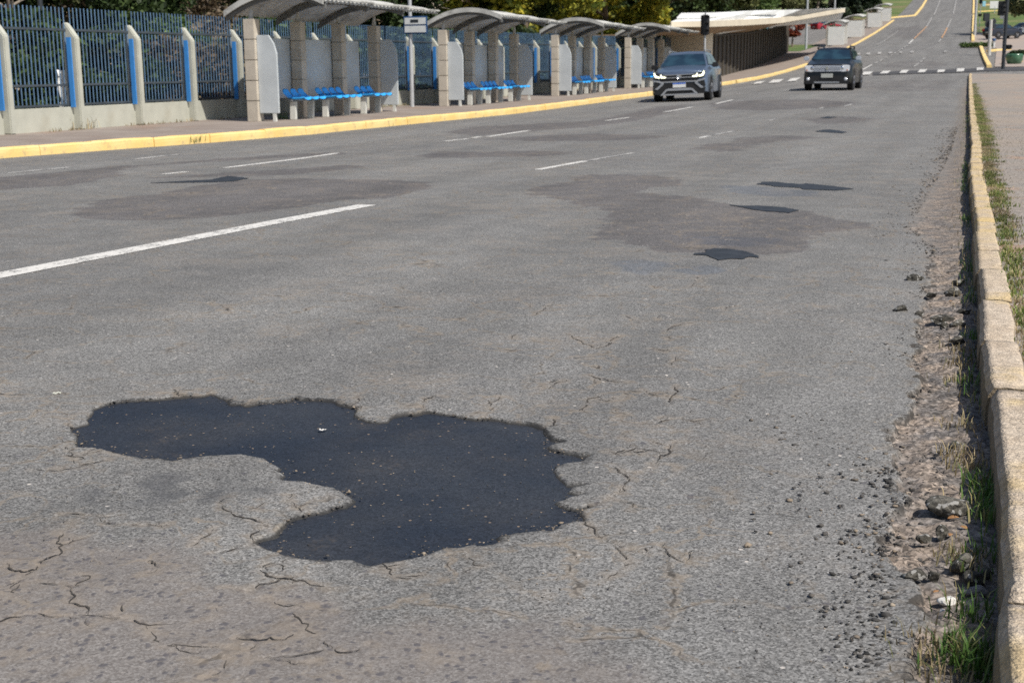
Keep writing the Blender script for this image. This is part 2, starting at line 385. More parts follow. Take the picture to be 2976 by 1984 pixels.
def tag(o, label=None, cat=None, group=None, kind=None):
    if label: o['label'] = label
    if cat: o['category'] = cat
    if group: o['group'] = group
    if kind: o['kind'] = kind
    return o
def thing(name, label, cat, loc, rz=0., group=None):
    o = bpy.data.objects.new(name, None); COL.objects.link(o); o.empty_display_size = .1
    o.location = loc; o.rotation_euler = (0, 0, rz); return tag(o, label, cat, group)
def copy_tree(o, parent=None):
    c = o.copy(); COL.objects.link(c)
    if parent is not None: c.parent = parent
    for ch in list(o.children): copy_tree(ch, c)
    return c
class MB:
    def __init__(s): s.v = []; s.f = []
    def add(s, vs, fs):
        n = len(s.v); s.v += [tuple(q) for q in vs]; s.f += [tuple(i+n for i in q) for q in fs]; return s
    def box(s, x0, x1, y0, y1, z0, z1):
        return s.add([(x0, y0, z0), (x1, y0, z0), (x1, y1, z0), (x0, y1, z0), (x0, y0, z1), (x1, y0, z1), (x1, y1, z1), (x0, y1, z1)],
                     [(3, 2, 1, 0), (4, 5, 6, 7), (0, 1, 5, 4), (1, 2, 6, 5), (2, 3, 7, 6), (3, 0, 4, 7)])
    def prism(s, poly, axis, a, b):
        n = len(poly)
        def mk(p, h):
            return (h, p[0], p[1]) if axis == 'x' else (p[0], h, p[1]) if axis == 'y' else (p[0], p[1], h)
        vs = [mk(p, a) for p in poly]+[mk(p, b) for p in poly]
        return s.add(vs, [tuple(range(n))[::-1], tuple(range(n, 2*n))]+[(i, (i+1) % n, n+(i+1) % n, n+i) for i in range(n)])
    def tube(s, p0, p1, r0, r1=None, n=10):
        r1 = r0 if r1 is None else r1
        p0, p1 = Vector(p0), Vector(p1); d = (p1-p0).normalized()
        a = d.orthogonal().normalized(); b = d.cross(a)
        vs = []
        for p, r in ((p0, r0), (p1, r1)):
            vs += [p+a*math.cos(2*math.pi*i/n)*r+b*math.sin(2*math.pi*i/n)*r for i in range(n)]
        return s.add(vs, [tuple(range(n))[::-1], tuple(range(n, 2*n))]+[(i, (i+1) % n, n+(i+1) % n, n+i) for i in range(n)])
    def lathe(s, prof, n=20, axis='z', c=(0, 0, 0)):
        vs = []
        for r, h in prof:
            for i in range(n):
                a = 2*math.pi*i/n; q = (r*math.cos(a), r*math.sin(a), h)
                if axis == 'y': q = (q[0], q[2], q[1])
                if axis == 'x': q = (q[2], q[0], q[1])
                vs.append((q[0]+c[0], q[1]+c[1], q[2]+c[2]))
        fs = [(j*n+i, j*n+(i+1) % n, (j+1)*n+(i+1) % n, (j+1)*n+i) for j in range(len(prof)-1) for i in range(n)]
        fs += [tuple(range(n))[::-1], tuple(range((len(prof)-1)*n, len(prof)*n))]
        return s.add(vs, fs)
    def panel(s, pts, th):
        p = [Vector(q) for q in pts]; nr = Vector((0, 0, 0))
        for i in range(len(p)): nr += (p[i]-p[0]).cross(p[(i+1) % len(p)]-p[0])
        nr.normalize(); n = len(p)
        return s.add(p+[q+nr*th for q in p], [tuple(range(n))[::-1], tuple(range(n, 2*n))]+[(i, (i+1) % n, n+(i+1) % n, n+i) for i in range(n)])
    def build(s, name, mat, parent=None, bevel=0., smooth=False, seg=2):
        me = bpy.data.meshes.new(name); me.from_pydata(s.v, [], s.f)
        bm = bmesh.new(); bm.from_mesh(me); bmesh.ops.recalc_face_normals(bm, faces=bm.faces)
        if bevel:
            es = [e for e in bm.edges if len(e.link_faces) == 2 and e.calc_face_angle(0) > .5]
            bmesh.ops.bevel(bm, geom=es, offset=bevel, segments=seg, affect='EDGES', clamp_overlap=True)
        if smooth:
            for f in bm.faces: f.smooth = True
        bm.to_mesh(me); bm.free()
        return link(name, me, mat, parent)
def build2(name, lst, parent):
    vs = []; fs2 = []; mi = []
    for i, (mb, mt) in enumerate(lst):
        n = len(vs); vs += mb.v; fs2 += [tuple(q+n for q in f) for f in mb.f]; mi += [i]*len(mb.f)
    me = bpy.data.meshes.new(name); me.from_pydata(vs, [], fs2)
    for mb, mt in lst: me.materials.append(M[mt])
    me.polygons.foreach_set('material_index', mi)
    bm = bmesh.new(); bm.from_mesh(me); bmesh.ops.recalc_face_normals(bm, faces=bm.faces); bm.to_mesh(me); bm.free()
    return link(name, me, None, parent)
def hull(name, pts, mat, parent, bevel=.05, seg=3):
    bm = bmesh.new()
    for p in pts: bm.verts.new(p)
    g = bmesh.ops.convex_hull(bm, input=bm.verts)
    bmesh.ops.delete(bm, geom=[x for x in g['geom_interior'] if isinstance(x, bmesh.types.BMVert)], context='VERTS')
    bmesh.ops.dissolve_limit(bm, angle_limit=R(4), verts=bm.verts, edges=bm.edges)
    es = [e for e in bm.edges if len(e.link_faces) == 2 and e.calc_face_angle(0) > R(14)]
    bmesh.ops.bevel(bm, geom=es, offset=bevel, segments=seg, affect='EDGES', clamp_overlap=True)
    bmesh.ops.recalc_face_normals(bm, faces=bm.faces)
    for f in bm.faces: f.smooth = True
    me = bpy.data.meshes.new(name); bm.to_mesh(me); bm.free()
    try: me.set_sharp_from_angle(angle=R(35))
    except Exception: pass
    return link(name, me, mat, parent)

# numpy value noise on a plane
def vnoise(x, y, scale, seed=0):
    x = x*scale; y = y*scale; xi = np.floor(x).astype(int); yi = np.floor(y).astype(int); fx = x-xi; fy = y-yi
    fx = fx*fx*(3-2*fx); fy = fy*fy*(3-2*fy)
    tabl = np.random.default_rng(seed).random((256, 256))
    g = lambda a, b: tabl[a & 255, b & 255]
    return (g(xi, yi)*(1-fx)+g(xi+1, yi)*fx)*(1-fy)+(g(xi, yi+1)*(1-fx)+g(xi+1, yi+1)*fx)*fy
def fbm(x, y, scale, seed=0, o=4):
    r = 0; a = .5
    for i in range(o): r = r+a*vnoise(x+i*7.3, y-i*3.1, scale*2**i, seed+i); a *= .5
    return r/(1-.5**o)
def seg_dist(px, py, pl, closed=False):
    n = len(pl); best = np.full(px.shape, 1e9)
    for i in range(n if closed else n-1):
        ax, ay = pl[i][:2]; bx, by = pl[(i+1) % n][:2]; dx, dy = bx-ax, by-ay; L = dx*dx+dy*dy+1e-12
        u = np.clip(((px-ax)*dx+(py-ay)*dy)/L, 0, 1); d = (px-ax-u*dx)**2+(py-ay-u*dy)**2
        np.minimum(best, d, out=best)
    return np.sqrt(best)
def inside(px, py, pl):
    r = np.zeros(px.shape, bool); n = len(pl)
    for i in range(n):
        ax, ay = pl[i][:2]; bx, by = pl[(i+1) % n][:2]
        if ay == by: continue
        c = ((ay > py) != (by > py)) & (px < (bx-ax)*(py-ay)/(by-ay)+ax)
        r ^= c
    return r
def fattr(o, name, arr):
    a = o.data.attributes.new(name, 'FLOAT', 'POINT'); a.data.foreach_set('value', np.asarray(arr, np.float32).ravel())
def st_grid(name, S, Tt, dz, mat, kind='structure', skip=None, zfun=None, smooth=True):
    S = np.asarray(S, float); Tt = np.asarray(Tt, float)
    ss, tt = np.meshgrid(S, Tt, indexing='ij')
    z = Tst(ss, tt)+dz
    if zfun is not None: z = z+zfun(ss, tt)
    v = np.stack([.342*ss+.94*tt, .94*ss-.342*tt, z], -1).reshape(-1, 3)
    nt = len(Tt); i, j = np.meshgrid(np.arange(len(S)-1), np.arange(nt-1), indexing='ij')
    a = (i*nt+j).ravel(); f = np.stack([a, a+1, a+nt+1, a+nt], -1)
    f = f[:, ::-1]
    if skip is not None:
        cs = (S[:-1]+S[1:])/2; ct = (Tt[:-1]+Tt[1:])/2
        c1, c2 = np.meshgrid(cs, ct, indexing='ij'); f = f[~skip(c1, c2).ravel()]
    # face up
    n = np.cross(v[f[0, 1]]-v[f[0, 0]], v[f[0, 2]]-v[f[0, 0]])
    if n[2] < 0: f = f[:, ::-1]
    o = mesh_np(name, v, f, mat, smooth=smooth)
    if kind: o['kind'] = kind
    return o
def strip(pl, width, dz, along=True):
    """road-marking strip: centre-line in world, returns verts, faces"""
    vs = []; fs = []
    for i, p in enumerate(pl):
        a = pl[max(0, i-1)]; b = pl[min(len(pl)-1, i+1)]; d = Vector((b[0]-a[0], b[1]-a[1], 0)).normalized(); nr = Vector((-d.y, d.x, 0))
        w = width[i] if isinstance(width, (list, tuple)) else width
        for sg in (1, -1):
            q = Vector((p[0], p[1], 0))+nr*w/2*sg; vs.append((q.x, q.y, T(q.x, q.y)+dz+.0003*max(0, ST(q.x, q.y)[0]-22)))
    for i in range(len(pl)-1): fs.append((2*i, 2*i+1, 2*i+3, 2*i+2))
    return vs, fs
def dense(pl, step):
    out = []
    for i in range(len(pl)-1):
        a, b = Vector(pl[i]), Vector(pl[i+1]); n = max(1, int((b-a).length/step))
        for k2 in range(n): out.append(a.lerp(b, k2/n))
    out.append(Vector(pl[-1])); return out
# ------------------------------------------------------------------ traced outlines (pixels of the photo -> ground)
def tr(pts, sx, ox, oy): return [(ox+x/sx, oy+y/sx) for x, y in pts]
HA = lambda p: tr(p, 2.6133, 100, 1100)
HB = lambda p: tr(p, 2.6133, 1000, 1100)
hole_px = HA([(245, 375), (330, 345), (410, 325), (425, 230), (470, 212), (560, 185), (700, 165), (830, 155), (1000, 140), (1090, 135), (1200, 125), (1280, 120), (1340, 95), (1380, 115), (1430, 155), (1500, 180), (1600, 190), (1750, 180), (1850, 165), (1960, 160), (1990, 130), (2010, 150), (2150, 150), (2300, 170)])
hole_px += HB([(0, 195), (50, 215), (100, 215), (90, 270), (130, 300), (220, 318), (310, 312), (370, 280), (450, 262), (520, 265), (600, 245), (700, 248), (820, 262), (920, 285), (1000, 300), (1080, 295), (1180, 310), (1280, 325), (1400, 345), (1500, 370), (1510, 400), (1550, 430), (1580, 455), (1690, 478), (1600, 485), (1530, 500), (1560, 530), (1640, 545), (1750, 560), (1860, 575), (1840, 600), (1820, 628), (1700, 635), (1600, 660), (1580, 690), (1600, 730), (1650, 770), (1680, 795), (1850, 790), (1760, 815), (1720, 850), (1830, 872), (1720, 890), (1650, 920), (1610, 930), (1700, 960), (1780, 970), (1880, 965), (1820, 1000), (1840, 1040), (1820, 1065), (1700, 1075), (1640, 1100), (1590, 1140), (1430, 1150), (1300, 1165), (1170, 1190), (1200, 1230), (1140, 1260), (1000, 1255), (880, 1265), (760, 1280), (680, 1305), (600, 1340), (500, 1370), (430, 1390), (300, 1395), (200, 1410), (100, 1390)])
hole_px += HA([(2352, 1365), (2200, 1365), (2050, 1360), (1900, 1330), (1750, 1280), (1640, 1255), (1680, 1215), (1820, 1165), (1880, 1110), (1920, 1080), (2000, 1045), (2050, 1035), (2100, 1015), (2200, 1000), (2290, 965)])
hole_px += HB([(0, 960), (40, 930), (65, 910), (30, 880)])
hole_px += HA([(2352, 860), (2280, 815), (2200, 805), (2050, 775), (1900, 765), (1880, 750), (1920, 710), (1850, 690), (1840, 660), (1800, 620), (1700, 590), (1580, 570), (1430, 575), (1280, 590), (1140, 605), (1050, 615), (950, 600), (820, 600), (700, 580), (550, 555), (480, 525), (350, 515), (310, 490), (320, 470), (330, 440)])
hole = [ST(*gp(*q)[:2]) for q in hole_px]
D1 = lambda p: [(x*1.2653, y*1.2653) for x, y in p]
cracks_px = [HA([(250, 500), (250, 570), (300, 640), (330, 660), (460, 645), (580, 620)]), HA([(0, 690), (100, 700), (180, 710), (210, 670)]), HA([(180, 1030), (380, 1015), (430, 1025)]),
  HA([(540, 1050), (550, 1085), (750, 1100), (950, 1110), (960, 1130), (1000, 1100)]), HA([(270, 1080), (230, 1150), (160, 1220), (180, 1270), (150, 1340), (50, 1380), (0, 1440)]),
  HA([(850, 1400), (900, 1380), (980, 1470)]), HA([(1470, 890), (1410, 950), (1420, 1000), (1500, 1040), (1600, 1070), (1720, 1110), (1820, 1160)]),
  HA([(1240, 1250), (1280, 1210), (1380, 1150)]), HA([(1380, 1350), (1440, 1330), (1560, 1290), (1640, 1270)]), HA([(1720, 1480), (1760, 1460), (1830, 1450), (1880, 1400)]), HA([(1920, 940), (1980, 980), (2050, 1030)]),
  HA([(480, 530), (400, 600), (380, 590), (520, 560), (640, 570), (720, 610)]), HA([(1750, 1480), (1800, 1520), (1850, 1520)]), HA([(1090, 75), (1085, 100), (1110, 135)]),
  HB([(930, 1360), (980, 1400), (1000, 1430), (1100, 1430)]), HB([(1820, 1060), (1850, 1120), (1910, 1190), (1960, 1230), (2050, 1270), (2110, 1320), (2180, 1380), (2100, 1440), (2030, 1480), (2010, 1520)]),
  HB([(2040, 660), (2100, 710), (2140, 740), (2140, 790), (2050, 890), (2000, 930), (1880, 965)]), HB([(2150, 410), (2170, 480), (2180, 540), (2100, 570), (2030, 550)]),
  HB([(1570, 290), (1610, 320), (1560, 360), (1500, 380)]), HB([(2200, 340), (2352, 350)]), HB([(1860, 170), (1800, 240), (1860, 270)]), HB([(1700, 20), (1600, 40), (1480, 90)]), HB([(1900, 0), (2050, 30), (2180, 35)]),
  HB([(280, 1420), (380, 1480), (420, 1520), (550, 1520), (700, 1510), (850, 1490), (940, 1470), (1000, 1430)]), HB([(100, 130), (110, 180), (60, 215)]), HB([(640, 150), (600, 190), (620, 240)]), HB([(1090, 170), (1110, 230), (1080, 290)]),
  HB([(430, 1390), (460, 1430)]), HB([(1900, 150), (2000, 170), (2110, 165)]), HB([(2180, 540), (2260, 590)])]
C4 = lambda p: tr(p, 2.352, 0, 1500)
cracks_px += [C4(p) for p in ([(0, 330), (60, 370), (150, 395), (200, 390), (260, 340)], [(240, 455), (330, 470), (490, 500), (590, 490)], [(490, 500), (510, 560), (490, 600), (600, 660), (620, 710)],
  [(240, 675), (380, 715), (600, 710), (760, 720), (900, 745), (1000, 775), (1150, 775), (1320, 755), (1440, 735), (1500, 690), (1480, 650)], [(1010, 780), (1020, 850), (1100, 890), (1200, 930), (1320, 975), (1450, 930), (1560, 910)],
  [(1560, 510), (1640, 540), (1720, 580), (1860, 605), (1960, 650), (2080, 630)], [(1640, 530), (1740, 515), (1770, 480), (1860, 465)], [(1760, 360), (1800, 410), (1920, 430), (2060, 455), (2200, 490), (2310, 520)],
  [(1970, 680), (2060, 740), (2080, 810), (2180, 850), (2270, 900), (2352, 970)], [(2080, 820), (1980, 870), (1840, 880), (1620, 870)], [(160, 440), (60, 500), (40, 530)], [(1780, 1000), (1900, 1010), (2050, 1045), (2200, 1030)], [(1400, 1000), (1540, 1010), (1520, 1110)])]
cracks_px += [tr(p, 2.613, 1900, 1100) for p in ([(0, 640), (120, 560), (140, 480)], [(60, 1250), (170, 1350), (260, 1390)], [(200, 300), (330, 330), (450, 310)], [(500, 820), (620, 860), (640, 930)])]
KX = lambda p: tr(p, 1.5806, 1488, 436)
cracks_px += [KX(p) for p in ([(350, 1040), (440, 1065), (540, 1075)], [(380, 1140), (420, 1152), (505, 1150)], [(300, 1200), (350, 1160)], [(120, 1100), (150, 1080), (230, 1060)], [(245, 845), (320, 890), (380, 920), (430, 910), (480, 860)], [(640, 920), (700, 930), (760, 915)], [(740, 1000), (755, 950)], [(620, 1045), (700, 1055)],
  [(740, 1090), (760, 1110), (700, 1170)], [(700, 850), (720, 820), (780, 795), (880, 795)], [(520, 760), (560, 785), (640, 790), (690, 775)], [(970, 740), (985, 725), (1040, 720)], [(390, 560), (430, 568), (470, 565)], [(760, 640), (830, 635), (860, 580)], [(30, 690), (90, 715)], [(180, 710), (230, 715)], [(560, 1250), (640, 1260), (740, 1235)], [(100, 760), (140, 740), (180, 700)], [(400, 880), (440, 870)], [(0, 860), (40, 850)], [(900, 1000), (970, 1005), (1010, 1010)], [(640, 630), (660, 640), (690, 635)], [(480, 1220), (540, 1210)])]
cracks = []
for ic, p in enumerate(cracks_px):
    w = dense([Vector((*ST(*gp(*q)[:2]), 0)) for q in p], .008); o2 = []
    for q in w:
        a2 = q.copy()
        for fq, am in ((4, .012), (13, .012), (38, .011), (95, .006)):
            a2.x += am*mnoise.noise(Vector((q.x*fq, q.y*fq, ic))); a2.y += am*mnoise.noise(Vector((q.x*fq, q.y*fq, ic+50.5)))
        o2.append((a2.x, a2.y))
    cracks.append(o2)
for c in list(cracks):
    for _ in range(max(1, int(len(c)/16))):
        i = random.randrange(len(c)); x, y = c[i]; an = random.uniform(0, 6.283); b2 = [(x, y)]
        for _ in range(random.randint(4, 14)):
            an += random.gauss(0, .55); x += .012*math.cos(an); y += .012*math.sin(an); b2.append((x, y))
        cracks.append(b2)
coarse = [ST(*gp(*q)[:2]) for q in [(-900, 1490), (0, 1495), (200, 1515), (420, 1555), (620, 1610), (760, 1690), (880, 1740), (1100, 1770), (1330, 1790), (1560, 1800), (1750, 1850), (1950, 2000), (1950, 2400), (-900, 2400)]]
smear = [ST(*gp(*q)[:2]) for q in [(210, 1420), (330, 1375), (470, 1360), (620, 1390), (800, 1420), (830, 1440), (700, 1450), (640, 1460), (460, 1455), (330, 1462), (240, 1455)]]
edge_px = [(2640, 2300), (2660, 1984), (2690, 1850), (2630, 1690), (2561, 1623), (2587, 1544), (2600, 1500), (2644, 1448), (2596, 1396), (2589, 1348), (2561, 1270), (2651, 1178), (2668, 1121), (2664, 1037), (2691, 960), (2668, 880), (2691, 826), (2726, 723), (2650, 660), (2690, 580), (2725, 520), (2765, 440), (2790, 350), (2800, 260)]
edge = sorted(ST(*gp(*q)[:2]) for q in edge_px)
e_s = np.array([a for a, b in edge]); e_t = np.array([b for a, b in edge])
# right kerb, top left edge of the stones
rk_px = [(2906, 1984), (2895, 1867), (2893, 1780), (2895, 1732), (2923, 1719), (2910, 1605), (2904, 1431), (2886, 1300), (2879, 1197), (2873, 1125), (2858, 1106), (2856, 1044), (2848, 983), (2852, 930), (2844, 861), (2841, 788), (2835, 738), (2831, 700), (2829, 654), (2823, 594), (2819, 545), (2815, 495), (2820, 405), (2817, 346), (2815, 289), (2815, 223)]
rk = sorted(ST(*gp(x, y, .14)[:2]) for x, y in rk_px)
rk_s = np.array([-6, 1.]+[a for a, b in rk]+[81.]); rk_t = np.array([.12, .1]+[b for a, b in rk]+[-1.5])
def kr(s): return np.interp(s, rk_s, rk_t)
# left kerb foot
lk_px = [(0, 461), (150, 449), (300, 438), (450, 427), (600, 416), (750, 404), (915, 390), (1050, 376), (1200, 361), (1350, 346), (1500, 331), (1650, 311), (1800, 291), (1900, 278), (2100, 249), (2207, 231), (2296, 208), (2341, 193), (2475, 137), (2547, 97), (2601, 59)]
lk = [ST(*gp(x, y)[:2]) for x, y in lk_px]
lk_s = np.array([-8.]+[a for a, b in lk]); lk_t = np.array([-15.6]+[b for a, b in lk])
def kl(s): return np.interp(s, lk_s, lk_t)

CA = lambda p: tr(p, 2.352, 0, 440)
CB = lambda p: tr(p, 2.352, 1000, 440)
CC = lambda p: tr(p, 2.94, 1900, 300)
old = [
 (CA([(480, 450), (600, 360), (800, 320), (1100, 290), (1300, 245), (1600, 200), (2000, 185), (2352, 190)])+CB([(300, 195), (560, 215), (590, 235), (530, 270), (350, 310), (100, 330), (0, 335)])+CA([(2200, 355), (1900, 400), (1500, 450), (1000, 475), (700, 470)]), 'asphalt_old'),
 ([(1525, 553), (1574, 538), (1638, 529), (1680, 508), (1850, 506), (1960, 514), (2000, 540), (1900, 545), (1870, 560), (2050, 575), (2110, 592), (2330, 612), (2450, 635), (2570, 662), (2440, 672), (2370, 690), (2330, 735), (2230, 745), (2100, 735), (2010, 738), (1900, 730), (1830, 712), (1715, 690), (1750, 640), (1765, 615), (1660, 592), (1600, 580), (1540, 566)], 'asphalt_band'),
 (CA([(0, 175), (400, 145), (750, 105), (1100, 85), (1500, 50), (2000, 20), (2352, 5), (2352, 22), (1900, 45), (1400, 75), (1000, 100), (800, 130), (850, 165), (500, 230), (0, 265), (-400, 275), (-400, 205)]), 'asphalt_old'),
 (CA([(1000, 185), (1500, 150), (2000, 120), (2352, 95), (2500, 100), (2352, 130), (2000, 160), (1600, 172)]), 'asphalt_old'),
 (CC([(300, 385), (450, 345), (680, 340), (700, 300), (1050, 275), (1500, 290), (1300, 310), (1000, 340), (850, 360), (780, 410), (550, 420), (380, 400)]), 'asphalt_band'),
 ([(1290, 385), (1380, 369), (1600, 358), (1710, 352), (1830, 330), (1900, 312), (1990, 305), (1960, 325), (1860, 350), (1700, 370), (1500, 385), (1380, 395)], 'asphalt_old'),
 ([(1200, 452), (1290, 440), (1400, 442), (1550, 438), (1680, 445), (1560, 455), (1350, 458), (1230, 460)], 'asphalt_old'),
 ([(1400, 405), (1550, 395), (1750, 388), (1830, 392), (1950, 395), (1900, 405), (1750, 410), (1550, 412)], 'asphalt_band'),
 ([(2060, 300), (2200, 292), (2380, 290), (2500, 300), (2400, 315), (2200, 322), (2080, 318)], 'asphalt_old'),
 ([(2320, 345), (2440, 338), (2560, 345), (2500, 358), (2380, 362)], 'asphalt_band'),
 ([(2470, 240), (2650, 232), (2790, 235), (2780, 262), (2640, 270), (2500, 262)], 'faint'),
 ([(2600, 180), (2700, 176), (2770, 186), (2740, 200), (2620, 200), (2540, 194)], 'faint'),
 ([(2600, 82), (2680, 72), (2700, 100), (2640, 118), (2570, 100)], 'faint'),
]
blue = [[(2095, 537), (2180, 540), (2330, 556), (2400, 560), (2370, 570), (2240, 572), (2120, 560)], [(1940, 678), (2080, 688), (2290, 695), (2260, 710), (2160, 722), (2020, 705)], [(1950, 785), (2060, 772), (2130, 788), (2030, 802)], [(1780, 760), (1870, 752), (1960, 770), (1880, 800), (1800, 790)]]
def poly_att(gs, gt, polys, soft=.14):
    r = np.zeros(gs.shape)
    for pl, wgt in polys:
        w = [ST(*gp(*p)[:2]) for p in pl]; d = seg_dist(gs, gt, w, True); d = np.where(inside(gs, gt, w), d, -d)
        sf = soft*np.clip(gs/14, .6, 4); r = np.maximum(r, wgt*np.clip(.5+d/sf*.5, 0, 1))
    return r
OLD = [(pl, {'asphalt_old': 1., 'asphalt_band': .8, 'faint': .5}[mt]) for pl, mt in old]; BLU = [(pl, 1.) for pl in blue]
# ------------------------------------------------------------------ road
S0, S1, T0, T1 = 1.4, 9.0, -4.4, .2
step = .0085
fs = np.linspace(S0, S1, int((S1-S0)/step)+1); ft = np.linspace(T0, T1, int((T1-T0)/step)+1)
gs, gt = np.meshgrid(fs, ft, indexing='ij')
sd0 = seg_dist(gs, gt, hole, True); sd0 = np.where(inside(gs, gt, hole), -sd0, sd0)
sdn = sd0+(fbm(gs, gt, 14, 3, 5)-.5)*.045
crk = np.full(gs.shape, 1e3)
for c in cracks:
    a = np.array(c); lo = a.min(0)-.15; hi = a.max(0)+.15
    i0, i1 = np.searchsorted(fs, [lo[0], hi[0]]); j0, j1 = np.searchsorted(ft, [lo[1], hi[1]])
    if i1 > i0 and j1 > j0:
        crk[i0:i1, j0:j1] = np.minimum(crk[i0:i1, j0:j1], seg_dist(gs[i0:i1, j0:j1], gt[i0:i1, j0:j1], c[::2]+[c[-1]]))
crk = np.minimum(crk, 1.)
def edge_att(s, t):
    te = np.interp(s, e_s, e_t)
    te = te+(fbm(s, t, 3.5, 11)-.5)*.12+(fbm(s, t, 17, 12, 4)-.5)*.09
    w = np.clip(.008+(s-6.5)*.02, .008, .25)
    return sstep(-w, w, t-te)
def edge_line(s, t):
    te = np.interp(s, e_s, e_t); te = te+(fbm(s, t, 3.5, 11)-.5)*.12+(fbm(s, t, 17, 12, 4)-.5)*.09
    return np.minimum(np.abs(t-te), 1.)
edg = edge_att(gs, gt)
csd = seg_dist(gs, gt, coarse, True); csd = np.where(inside(gs, gt, coarse), -csd, csd)
crs = sstep(.06, -.12, csd+(fbm(gs, gt, 4, 21)-.5)*.3)
ssd = seg_dist(gs, gt, smear, True); ssd = np.where(inside(gs, gt, smear), -ssd, ssd)
smu = sstep(.08, -.08, ssd)
fade = sstep(0, .3, np.minimum(np.minimum(gs-S0, S1-gs), np.minimum(gt-T0, T1+.5-gt)))
und = (fbm(gs, gt, 1.3, 31, 3)-.5)*.03+(fbm(gs, gt, 22, 33)-.5)*.005
lift = sstep(.12, 0, crk)*.006*fbm(gs, gt, 3, 44)
zf = fade*(und*(1-edg)*(1-sstep(7.4, 8.3, gs))*sstep(0, .3, sd0)+lift
           - .017*sstep(.008, -.012, sdn) - .004*sstep(.011, .001, crk)*sstep(.36, .56, fbm(gs, gt, 6, 41))
           - edg*(.026+(.5-fbm(gs, gt, 30, 51, 5))*.03)+.055*sstep(-.3, -.02, gt-kr(gs))*fbm(gs, gt, 5, 55))
zz = Tst(gs, gt)+zf
v = np.stack([.342*gs+.94*gt, .94*gs-.342*gt, zz], -1).reshape(-1, 3)
nt = len(ft); ii, jj = np.meshgrid(np.arange(len(fs)-1), np.arange(nt-1), indexing='ij'); a = (ii*nt+jj).ravel()
road = mesh_np('road', v, np.stack([a, a+nt, a+nt+1, a+1], -1), 'asphalt_fine', smooth=True)
if (np.cross(v[nt]-v[0], v[nt+1]-v[0])[2]) < 0: road.data.flip_normals()
for nme, ar in (('crk', crk), ('sd', sdn), ('edg', edg), ('crs', crs), ('smu', smu), ('old', poly_att(gs, gt, OLD[1:2])), ('blu', poly_att(gs, gt, BLU[1:])), ('edl', edge_line(gs, gt))): fattr(road, nme, ar)
road['kind'] = 'structure'
# the open cracks themselves: thin dark ragged lines following the surface
def zroad(s, t):
    i = np.clip((s-S0)/(fs[1]-fs[0]), 0, len(fs)-1.001); j = np.clip((t-T0)/(ft[1]-ft[0]), 0, len(ft)-1.001)
    i0 = int(i); j0 = int(j); u = i-i0; v2 = j-j0
    return max(zz[i0, j0], zz[i0+1, j0], zz[i0, j0+1], zz[i0+1, j0+1])
vs = []; ff = []
for ic, c in enumerate(cracks):
    prev = False; nmain = len(c)
    for i, (s, t) in enumerate(c):
        a2 = c[max(0, i-1)]; b2 = c[min(len(c)-1, i+1)]; dx, dy = b2[0]-a2[0], b2[1]-a2[1]; L = math.hypot(dx, dy)+1e-9
        wd = .0026*(.85+1.5*mnoise.noise(Vector((s*6, t*6, ic*.7)))+1.6*mnoise.noise(Vector((s*30, t*30, ic*.3))))*min(1, (min(i, nmain-1-i)+.5)/6)
        if not (S0+.05 < s < S1-.05 and T0+.05 < t < T1-.05) or wd < .0006: prev = False; continue
        wd = min(wd, .0075)
        for sg in (1, -1):
            p = P(s-dy/L*wd*sg*.6, t+dx/L*wd*sg*.6); vs.append((p.x, p.y, zroad(s, t)+.0012))
        if prev: n = len(vs); ff.append((n-4, n-3, n-1, n-2))
        prev = True
v = np.array(vs); fa = np.array(ff); nz = np.cross(v[fa[:, 1]]-v[fa[:, 0]], v[fa[:, 2]]-v[fa[:, 0]])[:, 2]; fa[nz < 0] = fa[nz < 0][:, ::-1]
plain('crack_dark', (.05, .043, .036), .95, 0, .5, 20)
mesh_np('road_cracks', v, fa, 'crack_dark')['kind'] = 'structure'
SS = np.concatenate([np.arange(-8, S0, .6), [S0], np.arange(S0+.3, S1-.05, .3), [S1], np.arange(S1+.15, 24, .15), np.arange(24, 60, .3), np.arange(60, 180, 1.5), np.arange(180, 430, 5)])
TT = np.concatenate([[-26, -22, -18], np.arange(-16, T0-.1, .22), [T0], np.arange(-4.2, -1.7, .2), np.arange(-1.6, T1-.02, .06), [T1, .6, 1.5, 3.]])
SS = np.unique(np.round(SS, 4)); TT = np.unique(np.round(TT, 4))
road2 = st_grid('road', SS, TT, 0, 'asphalt_fine', skip=lambda a, b: (a > S0) & (a < S1) & (b > T0) & (b < T1),
                zfun=lambda a, b: np.where((a > S1+.1), -edge_att(a, b)*(.015+(.5-fbm(a, b, 9, 51, 4))*.02)*sstep(60, 20, a)+.055*sstep(-.3, -.02, b-kr(a))*fbm(a, b, 5, 55)*sstep(60, 20, a), 0))
g1, g2 = np.meshgrid(SS, TT, indexing='ij')
fattr(road2, 'crk', np.full(g1.shape, 1.)); fattr(road2, 'sd', np.full(g1.shape, 5.)); fattr(road2, 'edg', edge_att(g1, g2)*sstep(90, 70, g1)); fattr(road2, 'crs', sstep(6, -1, g1)*sstep(S0+.01, S0-.4, g1)*0); fattr(road2, 'smu', np.zeros(g1.shape)); fattr(road2, 'old', poly_att(g1, g2, OLD)); fattr(road2, 'blu', poly_att(g1, g2, BLU)); fattr(road2, 'edl', np.where(g1 < 14, edge_line(g1, g2), 1.))

